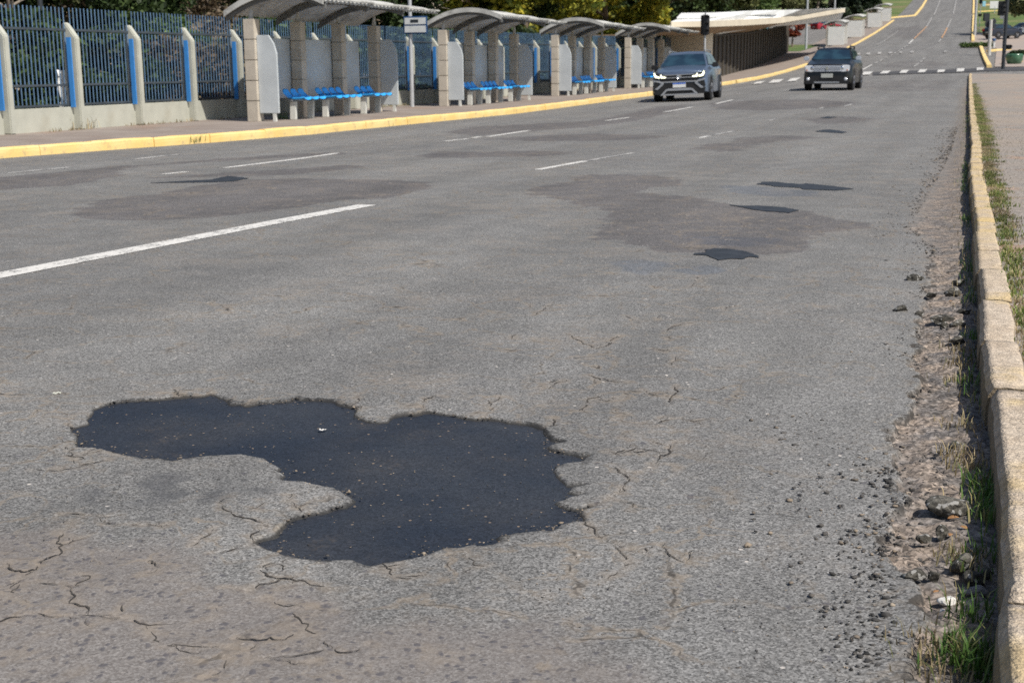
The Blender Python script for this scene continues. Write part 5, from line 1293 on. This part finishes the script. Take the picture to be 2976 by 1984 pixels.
# shrubs right behind the bars
names = ['dark leafy shrub behind the first fence bay from the left', 'dark leafy shrub behind the second fence bay from the left', 'brown dry shrub behind the third fence bay from the left', 'brown dry shrub behind the fourth fence bay, left of the nearest shelter', 'dark shrub behind the fence at the left edge of the nearest shelter', 'dark shrub behind the back panels of the nearest shelter', 'dark shrub behind the fence at the far end of the nearest shelter', 'dark shrub behind the fence between the first two shelters', 'dark shrub behind the fence at the second shelter', 'dark shrub behind the fence between second and third shelters', 'dark shrub behind the fence at the third shelter', 'dark shrub behind the fence at the fourth shelter']
for i, (px, key) in enumerate(((90, 'shrub'), (300, 'shrub'), (470, 'dryshrub'), (630, 'dryshrub'), (760, 'shrub'), (900, 'shrub'), (1050, 'shrub'), (1220, 'shrub'), (1350, 'shrub'), (1520, 'shrub'), (1660, 'shrub'), (1800, 'shrub'))):
    plant(key, names[i], at_x(px, -18.3-(i % 3)*.25), 1.15 if i < 4 else 1.3, 'shrubs behind the fence', 'shrub', 'shrub')
row = [
 (30, -20.5, 'bare', 1.0, 'pale leafless branching tree above the fence at the far left'),
 (170, -21.2, 'dark', .8, 'dark bushy tree rising over the first post at left'),
 (290, -22, 'dark', .75, 'dark green tree above the second fence bay'),
 (350, -21, 'mid', .6, 'small green leafy tree above the third fence post'),
 (450, -23.5, 'bare', .95, 'brown half bare tree above the third fence bay'),
 (590, -22, 'bare', .8, 'pale twigged tree left of the nearest shelter roof'),
 (545, -19.6, 'mid', .33, 'small green sapling over the fence beside the nearest shelter'),
 (690, -25, 'bare', .9, 'brown twiggy tree just left of the nearest shelter roof'),
 (800, -22, 'dark', .9, 'dark tree behind the nearest shelter roof'),
 (960, -22, 'dark', 1.0, 'dark tree behind the far half of the nearest shelter roof'),
 (1130, -21.5, 'dark', 1.1, 'dark tree behind the stop sign pole'),
 (1260, -22.5, 'bare', 1.1, 'reddish bare tree between the first two shelters'),
 (1330, -23, 'mid', 1.15, 'green tree above the second shelter roof'),
 (1440, -22, 'dark', 1.2, 'dark tree at the far end of the second shelter roof'),
 (1530, -19.6, 'yellow', 1.15, 'yellow green tree above the third shelter, the left of two'),
 (1760, -19.2, 'yellow', 1.15, 'yellow green tree above the third shelter, the right of two'),
 (1690, -26, 'dark', 1.5, 'dark tree filling the gap between the two yellow trees'),
 (1900, -21.5, 'dark', 1.5, 'tall dark tree behind the fourth shelter'),
 (1980, -24, 'dark', 1.6, 'dark tree at the left end of the station roof'),
]
for px, t, key, s2, lb in row: plant(key, lb, at_x(px, t, 3.), s2, 'trees behind the fence')
row2 = [(2020, 60, 120, 'mid', 1.3, 'green tree over the left part of the station roof'), (2060, 60, 150, 'olive', 1.5, 'olive tree behind the left part of the station roof'), (2100, 40, 175, 'olive', 1.6, 'pale trunked tree behind the middle of the station roof'), (2165, 35, 160, 'mid', 1.5, 'bright green tree behind the middle of the station roof'), (2205, 35, 190, 'dark', 1.4, 'dark tree left of the concrete tower'), (2275, 40, 215, 'olive', 1.6, 'olive tree right of the concrete tower'), (2330, 40, 205, 'olive', 1.5, 'olive tree behind the thin lamp post'), (2385, 30, 225, 'bare', 2., 'brown tree above the right tip of the station roof'), (2410, 30, 250, 'olive', 1.6, 'pale olive tree left of the conifers')]
for px, py, Y, key, s2, lb in row2:
    q = at_Y(px, py, Y); q.z = T(q.x, q.y); plant(key, lb, q, s2, 'trees behind the station')
for px, py, s2, lb in ((2470, 66, 1.3, 'dark conifer left of the far shelters, beside the red car'), (2510, 62, 1.5, 'dark conifer above the far shelters'), (2550, 55, 1.5, 'dark conifer above the last far shelter'), (2590, 47, 1.3, 'dark conifer at the edge of the grass slope'), (2625, 38, 1.1, 'rightmost dark conifer by the grass slope')):
    q = gp(px, py); d = Vector((-.94, .342, 0)); q = q+d*5; q.z = T(q.x, q.y)-.2; plant('pine', lb, q, s2, 'conifers by the far road')
# masses far behind
def mass(name, pts, n, size, mat, seed, lab):
    g = random.Random(seed); cl = []
    for (x, y, z, rx, rz) in pts:
        for _ in range(10): cl.append(((x+g.uniform(-rx, rx), y+g.uniform(-rx, rx), z+g.uniform(.2, 1.)*rz), (rx*.4, rx*.4, rz*.3)))
    o = leaf_mesh(name, cl, n, size, mat, seed); return tag(o, lab, 'woodland', None, 'stuff')
pts = []
for s in np.arange(8, 250, 6.):
    t = -48-3*math.sin(s*.3) if s < 34 else -36-4*math.sin(s*.3) if s < 66 else -40-(s-66)*.06
    p = P(s, t, 4. if s < 34 else 2.2 if s < 62 else -.5); pts.append((p.x, p.y, p.z, 4.5, 9. if s < 130 else 12))
mass('woodland', pts, 62000, .38, 'leaf_dark', 21, 'dark mass of woodland behind the fence and station')
pts = []
for s in np.arange(150, 420, 9.):
    p = P(s, -62-(s-150)*.05, 0); pts.append((p.x, p.y, p.z-1, 7, 12))
mass('woodland', pts, 26000, .6, 'leaf_olive', 22, 'far olive green woodland on the hill at left')
pts = []
for s in np.arange(230, 420, 9.):
    p = P(s, 26+(s-230)*.25, 0); pts.append((p.x, p.y, p.z-1, 7, 10))
mass('woodland', pts, 16000, .6, 'leaf_mid', 23, 'far green woodland on the hill at right')
q = gp(2302, 142); q.z = T(q.x, q.y); plant('red', 'red leaved shrub at the right end of the station wall', q, 1.35, None, 'shrub', 'shrub')
q = tp.copy(); sh = leaf_mesh('foliage', [((rp*.3, 0, hp*1.05), (rp*.9, rp*.8, hp*.28)), ((rp*1.1, 0, hp*1.1), (rp*.7, rp*.5, hp*.2)), ((-rp*.4, 0, hp*.95), (rp*.5, rp*.5, hp*.15))], 900, .13, 'leaf_dark', 31); sh.parent = pt
q = gp(2839, 139); hd = leaf_mesh('hedge', [((x, 0, .25), (.6, .5, .3)) for x in (-1.2, -.4, .4, 1.2)], 900, .14, 'leaf_mid', 32); hd.location = q; tag(hd, 'low green hedge beside the yellow kerb end on the right', 'hedge')
# overhanging tree at the top right corner
q = gp(3010, 100); r = plant('olive', 'tree with branches hanging into the top right corner', q, 1.25)
# bare far-left branches are part of the bare tree; pampas at the pavement edge
# ------------------------------------------------------------------ grass
leafmat('blade_verge', [(0, (.06, .09, .02)), (.4, (.13, .18, .04)), (.75, (.25, .25, .09)), (1, (.36, .3, .16))], .25)
def blades(name, spots, mat, hgt, width, seed, lab=None):
    """spots: list of (point, spread, count, height scale)"""
    g = np.random.default_rng(seed); V = []
    for p, spd, cnt, hs in spots:
        q = np.array(p)+np.c_[g.normal(size=(cnt, 2))*spd, np.zeros(cnt)]
        ang = g.random(cnt)*6.283; ln = hgt*hs*(.45+.8*g.random(cnt)); lean = ln*(.15+.75*g.random(cnt)); w = width*(.6+.8*g.random(cnt))
        dx = np.c_[np.cos(ang), np.sin(ang), np.zeros(cnt)]; sx = np.c_[-np.sin(ang), np.cos(ang), np.zeros(cnt)]
        up = np.array([0, 0, 1.])
        b0 = q-sx*w[:, None]/2; b1 = q+sx*w[:, None]/2
        m0 = q+dx*lean[:, None]*.35+up*ln[:, None]*.6; m1 = m0+sx*w[:, None]*.35; m0 = m0-sx*w[:, None]*.35
        tp_ = q+dx*lean[:, None]+up*(ln*.85)[:, None]
        V.append(np.stack([b0, b1, m1, m0, m0, m1, tp_, tp_], 1).reshape(-1, 3))
    v = np.concatenate(V); nq = len(v)//8; base = np.arange(nq)[:, None]*8
    # weld the blade halves so each blade is one island
    f1 = base+np.array([0, 1, 2, 3]); me_v = v.reshape(-1, 8, 3)[:, [0, 1, 2, 3, 6]].reshape(-1, 3); b5 = np.arange(nq)[:, None]*5
    me = bpy.data.meshes.new(name); fq = (b5+np.array([0, 1, 2, 3])).tolist(); ft2 = (b5+np.array([3, 2, 4])).tolist()
    me.from_pydata(me_v.tolist(), [], fq+ft2); o = link(name, me, mat)
    if lab: tag(o, lab, 'grass', None, 'stuff')
    return o
sp_g = []; sp_d = []
for s in np.arange(2., 45, .11):
    n = mnoise.noise(Vector((s*.9, 3.3, 0))); far = max(1, 1+(s-8)*.06)
    if n > .12: sp_g.append((P(s, float(kr(s))-.03, .02), .02*far, int(3+14*(n-.12)), .8))
    if n < .35: sp_d.append((P(s, float(kr(s))-.06, .015), .04*far, 3, .8))
for x, y, c, h in ((2862, 1420, 90, 1.1), (2866, 1450, 90, 1.1), (2852, 1475, 70, 1.), (2858, 1510, 60, .9), (2860, 1625, 60, .9), (2830, 1660, 40, .7), (2812, 1790, 90, 1.1), (2822, 1935, 170, 1.3), (2790, 1900, 110, 1.1), (2850, 1960, 120, 1.2), (2834, 1120, 50, .9), (2832, 1050, 50, .9), (2828, 985, 60, .9), (2826, 880, 40, .9), (2822, 790, 50, .9), (2812, 640, 60, .8), (2808, 530, 60, .8)):
    sp_g.append((gp(x, y, .01), .03, int(c*.55), h*.85))
for x, y, c, h in ((2790, 1060, 60, .7), (2800, 1020, 50, .7), (2780, 1110, 40, .6), (2785, 1320, 60, .7), (2815, 1360, 60, .8), (2790, 1240, 50, .6), (2800, 1620, 40, .7), (2780, 1640, 30, .7), (2745, 1900, 60, .8), (2710, 1850, 30, .6), (2720, 1960, 50, .7)):
    sp_d.append((gp(x, y, .01), .04, c, h))
blades('grass', sp_g, 'blade_green', .075, .0045, 41, 'green grass growing in the gutter along the worn kerb')
blades('grass', sp_d, 'blade_dry', .06, .004, 42, 'dry straw coloured grass lying in the gutter')
sp_g = []; sp_d = []
for s in np.concatenate([np.arange(5.2, 46, .12), np.arange(46, 62, .4)]):
    d = .045+.035*min(1, max(0, (s-5)/6)); far = max(1, (s-4)*.10)
    for _ in range(3):
        t = float(kr(s))+.16+abs(random.gauss(0, 1))*d*.95; n = mnoise.noise(Vector((s*1.3, t*6, 4.)))
        (sp_g if n > -.05 else sp_d).append((P(s+random.uniform(-.06, .06), t, .12), .03*min(far, 2.), 24, .8 if n > -.05 else .7))
for _ in range(700):
    s = random.uniform(5, 40); t = float(kr(s))+.2+random.random()**3*2.2; sp_d.append((P(s, t, .12), .08, 5, .5))
blades('grass', sp_g, 'blade_verge', .042, .007, 43, 'green grass strip behind the worn kerb'); blades('grass', sp_d, 'blade_dry', .035, .006, 44, 'dry grass strewn over the verge')
gs_ = []
for s in np.arange(9, 60, .22):
    if mnoise.noise(Vector((s*.8, 0, 9))) > .0: gs_.append((P(s, TF+.03, .15), .06, 9, 1))
blades('grass', gs_, 'blade_dry', .09, .012, 45, 'dry weeds along the foot of the fence')
def weed(label, px, py, dz, n, h, mat, spread=.05):
    p = gp(px, py, dz); o = blades('weed', [((0, 0, 0), spread, n, 1)], mat, h, .012, int(px)); o.location = p; return tag(o, label, 'weed')
weed('green weed at the joint of the yellow kerb, far left', 70, 447, 0, 46, .17, 'blade_green', .07); weed('green weed growing on the yellow kerb face below the fourth fence bay', 566, 413, .03, 40, .14, 'blade_green', .06)
weed('small weed at the yellow kerb foot below the third fence bay', 415, 427, 0, 24, .10, 'blade_green', .06); weed('green weed at the yellow kerb foot in front of the nearest shelter', 1120, 367, .0, 40, .14, 'blade_green', .07)
weed('dry brown weed in front of the second fence post', 225, 375, .15, 60, .28, 'blade_dry', .2); weed('dry brown upright weed below the second fence bay', 350, 364, .15, 50, .32, 'blade_dry', .09)
weed('green weed tuft beside the nearest bench', 825, 346, .15, 50, .16, 'blade_green', .12)

# ------------------------------------------------------------------ stones and litter
def rock_mesh(seed, sub=4, amp=.3, flat=.6):
    bm = bmesh.new(); bmesh.ops.create_icosphere(bm, subdivisions=sub, radius=1.); off = Vector((seed*3.7, seed*1.3, seed*2.1))
    # knock flat facets off the ball
    g = random.Random(seed); planes = [(Vector((g.gauss(0, 1), g.gauss(0, 1), g.gauss(0, .8))).normalized(), g.uniform(.55, .85)) for _ in range(9)]
    for v in bm.verts:
        c = v.co.copy()
        for n2, d in planes:
            k2 = c.dot(n2)
            if k2 > d: c -= n2*(k2-d)
        c *= 1+amp*.45*mnoise.noise(c*1.6+off)+amp*.28*mnoise.noise(c*5+off)+amp*.14*mnoise.noise(c*12+off)
        c.z *= flat; v.co = c
    mn = [min(v.co[i] for v in bm.verts) for i in range(3)]; mx = [max(v.co[i] for v in bm.verts) for i in range(3)]
    for v in bm.verts: v.co = Vector([(v.co[i]-mn[i])/(mx[i]-mn[i])*2-1 for i in range(3)])
    me = bpy.data.meshes.new('rock'); bm.to_mesh(me); bm.free()
    for f in me.polygons: f.use_smooth = True
    return me
RM = [rock_mesh(i+1) for i in range(6)]
def rock(label, x0, x1, y0, y1, seed, mat='asphalt_chunk', name='asphalt_chunk', cat='stone', group='broken asphalt chunks in the gutter', flat=1.):
    cx = (x0+x1)/2; b = gp(cx, y1-(y1-y0)*.12); k2 = pxm(b); w = (x1-x0)/k2; h = max(.012, (y1-y0)/k2*.95)
    me = RM[seed % 6].copy(); me.materials.clear(); me.name = name; o = bpy.data.objects.new(name, me); COL.objects.link(o); me.materials.append(M[mat])
    o.scale = (w*.52, w*.38, h*.56); o.rotation_euler = (0, 0, (0, 3.1, .25, -.3, 2.9, .12)[seed % 6]); o.location = b+Vector((0, w*.18, h*.42-.006)); return tag(o, label, cat, group)
R3 = lambda x0, x1, y0, y1: (2500+x0/2.613, 2500+x1/2.613, 700+y0/2.613, 700+y1/2.613)
R4 = lambda x0, x1, y0, y1: (2500+x0/2.292, 2500+x1/2.292, 1300+y0/2.292, 1300+y1/2.292)
for i, (bx, lb) in enumerate((
 (R4(450, 735, 335, 455), 'large rounded asphalt chunk in the gutter, the biggest stone near the kerb'),
 (R3(350, 482, 248, 310), 'dark oblong chunk at the road edge, farthest of the large ones'),
 (R3(700, 792, 285, 345), 'dark chunk close to the kerb, level with the farthest large one'),
 (R3(645, 770, 348, 428), 'grey angular chunk just below the farthest pair by the kerb'),
 (R3(508, 582, 385, 428), 'small grey chunk left of the angular one'),
 (R3(250, 372, 483, 547), 'dark pointed chunk lying alone out on the road'),
 (R3(420, 484, 528, 572), 'small dark chunk at the ragged asphalt edge'),
 (R3(530, 720, 555, 622), 'wide dark chunk in the rubble heap beside the kerb'),
 (R3(600, 665, 608, 658), 'small dark chunk in front of the rubble heap'),
 (R3(685, 805, 590, 668), 'greyish chunk at the right of the rubble heap'),
 (R3(740, 840, 512, 560), 'flat grey chunk against the kerb behind the rubble heap'),
 (R3(680, 805, 715, 778), 'dark chunk against the kerb just below the rubble heap'),
 (R3(690, 790, 1510, 1580), 'dark chunk in the kerb shade above the biggest stone'),
 (R4(500, 588, 498, 602), 'dark upright chunk below the biggest stone'),
 (R4(375, 472, 568, 628), 'dark crumbly chunk left of the upright one'),
 (R4(285, 450, 798, 888), 'long dark crumbly chunk out from the kerb, low in the photo'),
 (R4(455, 532, 812, 884), 'pointed dark chunk touching the long crumbly one'),
 (R4(600, 775, 698, 855), 'tall mottled chunk leaning in the gutter heap near the lowest kerb joint'),
 (R4(690, 835, 815, 915), 'dark chunk in the middle of the lower gutter heap'),
 (R4(800, 880, 780, 885), 'grey slab leaning against the kerb in the lower heap'))):
    rock(lb, *bx, i)
rock('smooth grey cobble at the foot of the lower gutter heap', *R4(688, 862, 912, 990), 3, 'stone_smooth', 'cobble', 'stone', None)
rock('white plaster lump on the dirt below the lower gutter heap', *R4(520, 640, 985, 1045), 2, 'plaster', 'plaster_lump', 'debris', None)
rock('small white plaster crumb below the white lump', *R4(530, 580, 1060, 1105), 4, 'plaster', 'plaster_lump', 'debris', None)
# gravel
def gravel(name, spots, seed, lab, mat='gravel_mat'):
    g = np.random.default_rng(seed); ico = [(0, 0, 1), (.894, 0, .447), (.276, .851, .447), (-.724, .526, .447), (-.724, -.526, .447), (.276, -.851, .447), (.724, .526, -.447), (-.276, .851, -.447), (-.894, 0, -.447), (-.276, -.851, -.447), (.724, -.526, -.447), (0, 0, -1)]
    fi = [(0, 1, 2), (0, 2, 3), (0, 3, 4), (0, 4, 5), (0, 5, 1), (1, 6, 2), (2, 7, 3), (3, 8, 4), (4, 9, 5), (5, 10, 1), (2, 6, 7), (3, 7, 8), (4, 8, 9), (5, 9, 10), (1, 10, 6), (11, 7, 6), (11, 8, 7), (11, 9, 8), (11, 10, 9), (11, 6, 10)]
    ic = np.array(ico); pos = np.array([q[:3] for q in spots]); sz = np.array([q[3] for q in spots]); n = len(spots)
    v = ic[None]*(1+.35*g.normal(size=(n, 12, 1)))*(sz[:, None, None]*np.stack([.7+.7*g.random(n), .7+.7*g.random(n), .3+.3*g.random(n)], -1)[:, None])
    a = g.random(n)*6.28; c, s_ = np.cos(a)[:, None], np.sin(a)[:, None]; x = v[:, :, 0]*c-v[:, :, 1]*s_; y = v[:, :, 0]*s_+v[:, :, 1]*c
    v = np.stack([x, y, v[:, :, 2]], -1)+pos[:, None]
    f = (np.array(fi)[None]+np.arange(n)[:, None, None]*12).reshape(-1, 3)
    o = mesh_np(name, v.reshape(-1, 3), f, mat); return tag(o, lab, 'gravel', None, 'stuff')
plain('crumb_dark', (.038, .036, .034), .9, 0, .5, 60)
spots = []
for _ in range(15000):
    s = 1.6+26*random.random()**1.8; te = float(np.interp(s, e_s, e_t)); w = float(kr(s))-te
    u = random.gauss(.28, .42) if random.random() < .75 else random.uniform(-1.5, 1)
    if u > 1.0 or u < -2.2: continue
    if mnoise.noise(Vector((s*2.2, u*1.5, 1.))) < -.18 and random.random() < .8: continue
    t = te+u*w; p = P(s, t, -.024*(0 < u) + .05*max(0, u-.6))
    spots.append((p.x, p.y, p.z, random.choice((.0015, .002, .002, .0025, .003, .0035, .004, .006, .008, .0025))*(1+max(0, s-6)*.05)))
for _ in range(5000):
    s = random.uniform(2, 26); t = float(kr(s))+.2+random.random()*2.5; p = P(s, t, .118); spots.append((p.x, p.y, p.z, random.uniform(.002, .006)))
for _ in range(1800):
    px, py = random.uniform(0, 2600), random.uniform(900, 1984); p = gp(px, py); 
    ss, tt = ST(p.x, p.y); spots.append((p.x, p.y, -.003 if inside(np.array([ss]), np.array([tt]), hole)[0] else .001, random.uniform(.001, .0028)))
for i in range(len(hole)):
    a2, b2 = hole[i], hole[(i+1) % len(hole)]
    if mnoise.noise(Vector((a2[0]*3, a2[1]*3, 2.))) < -.1: continue
    for _ in range(int(math.hypot(b2[0]-a2[0], b2[1]-a2[1])/.007)):
        u = random.random(); p = P(a2[0]+(b2[0]-a2[0])*u+random.gauss(0, .018), a2[1]+(b2[1]-a2[1])*u+random.gauss(0, .018)); spots.append((p.x, p.y, -.001, abs(random.gauss(0, .0022))+.001))
gravel('gravel', spots, 51, 'loose gravel scattered over the gutter and road edge')
crumbs = []
for x, y, sp_, n in ((2600, 1370, 18, 40), (2570, 1370, 14, 40), (2585, 1400, 10, 30), (2640, 1450, 22, 40), (2600, 1490, 20, 30), (2580, 1560, 26, 50), (2575, 1600, 20, 40), (2550, 1700, 40, 60), (2520, 1640, 40, 30), (2590, 1740, 50, 50), (2450, 1800, 60, 50), (2520, 1830, 50, 60), (2650, 1800, 40, 50), (2620, 1690, 40, 50), (2700, 1900, 40, 60), (2690, 1420, 40, 50), (2690, 1330, 40, 50), (2680, 1130, 20, 40), (2660, 1160, 14, 30), (2670, 1040, 16, 30), (2700, 960, 30, 50), (2720, 800, 40, 60), (2700, 700, 50, 80), (2660, 680, 40, 50), (2740, 620, 40, 60), (2700, 740, 40, 60), (2480, 1900, 40, 40), (2560, 1900, 50, 50)):
    for _ in range(int(n*.42)):
        p = gp(random.gauss(x, sp_), random.gauss(y, sp_*.55)); crumbs.append((p.x, p.y, p.z+.0, abs(random.gauss(.0, .0029))+.0012))
gravel('asphalt_crumbs', crumbs, 52, 'black asphalt crumbs along the broken road edge', 'crumb_dark')
def leaf(label, px, py, sz, ang, mat='leaf_orange', dz=.004):
    sz *= .55
    p = gp(px, py, dz); mb = MB(); n = 8; vs = []
    for i in range(n+1):
        u = i/n; w = math.sin(u*math.pi)**.8*.32; z = .12*math.sin(u*3)+.05*u
        vs += [(u-.5, -w, z+.08), (u-.5, 0, z), (u-.5, w, z+.1)]
    ff = []
    for i in range(n):
        for j in (0, 1): a = 3*i+j; ff.append((a, a+3, a+4, a+1))
    mb.add(vs, ff); o = mb.build('leaf', mat, None, 0, True); o.location = p; o.scale = (sz,)*3; o.rotation_euler = (0, 0, ang); so = o.modifiers.new('s', 'SOLIDIFY'); so.thickness = .01; return tag(o, label, 'leaf', 'fallen leaves in the gutter')
leaf('orange dry leaf lying just below the biggest stone', 2770, 1508, .06, .1); leaf('small orange leaf in the gutter above the dark upright chunk', 2762, 1555, .035, 1.); leaf('brown leaf beside the long crumbly chunk', 2720, 1720, .03, .4)
leaf('tiny orange leaf by the rubble heap near the upper kerb', 2764, 876, .04, .2); leaf('pale yellow leaf in the gutter above the biggest stone', 2822, 1358, .05, .5); leaf('brown leaf on the dirt right of the biggest stone', 2800, 1535, .05, 2.)
def scrap(label, px, py, w, d, dz=.004, mat='plaster', name='paper_scrap'):
    p = gp(px, py, dz); mb = MB(); vs = []; g = random.Random(px); n = 5
    for i in range(n):
        for j in range(3): vs.append(((i/(n-1)-.5)*w+g.uniform(-.1, .1)*w/3, (j/2-.5)*d*(.5+g.random()), g.uniform(0, .25)*d))
    ff = [(i*3+j, i*3+j+3, i*3+j+4, i*3+j+1) for i in range(n-1) for j in (0, 1)]
    mb.add(vs, ff); o = mb.build(name, mat); so = o.modifiers.new('s', 'SOLIDIFY'); so.thickness = .001; o.location = p; return tag(o, label, 'litter')
scrap('tiny white scrap lying on the big black patch', 938, 1250, .024, .018, .002); scrap('white scrap lying on the grey road left above the big patch', 166, 1143, .03, .022, .004, 'concrete_cream')
# white plastic caught behind the first fence bay
pp_ = P(s_on(182, -16.85, .6), -16.85, .15); sh = MB(); vs = []; g = random.Random(4)
for i in range(8):
    for j in range(4): vs.append((g.uniform(-.03, .03)+j*.09-.13+i*.012, g.uniform(-.05, .05), .35+i*.11+g.uniform(-.02, .02)))
sh.add(vs, [(i*4+j, i*4+j+1, i*4+j+5, i*4+j+4) for i in range(7) for j in range(3)]); o = sh.build('plastic_sheet', 'white_plate', None, 0, True); o.location = pp_; o.rotation_euler = (0, 0, RZ); so = o.modifiers.new('s', 'SOLIDIFY'); so.thickness = .004
tag(o, 'torn white plastic sheet hanging behind the first fence bay', 'litter')
# ------------------------------------------------------------------ light
SUN_AZ, SUN_EL = R(-46), R(52)      # direction to the sun: right of and behind the camera
sv = Vector((math.cos(SUN_EL)*math.cos(SUN_AZ), math.cos(SUN_EL)*math.sin(SUN_AZ), math.sin(SUN_EL)))
ld = bpy.data.lights.new('sun', 'SUN'); ld.energy = 4.4; ld.angle = R(.53); ld.color = (1., .955, .88)
lo = bpy.data.objects.new('sun', ld); COL.objects.link(lo); lo.rotation_euler = sv.to_track_quat('Z', 'Y').to_euler(); lo.location = (20, -20, 40)
w = bpy.data.worlds.new("World"); sc.world = w; w.use_nodes = True; nt = w.node_tree
sk = nt.nodes.new('ShaderNodeTexSky'); sk.sky_type = 'NISHITA'; sk.sun_disc = False; sk.sun_elevation = SUN_EL
sk.sun_rotation = math.atan2(sv.x, sv.y); sk.air_density = 1.; sk.dust_density = 1.5; sk.ozone_density = 1.
bg = nt.nodes['Background']; nt.links.new(sk.outputs[0], bg.inputs[0]); bg.inputs[1].default_value = .085
sc.view_settings.view_transform = 'Standard'; sc.view_settings.look = 'None'; sc.view_settings.exposure = .18; sc.view_settings.gamma = 1
sc.render.engine = 'CYCLES'
sc.cycles.use_denoising = False
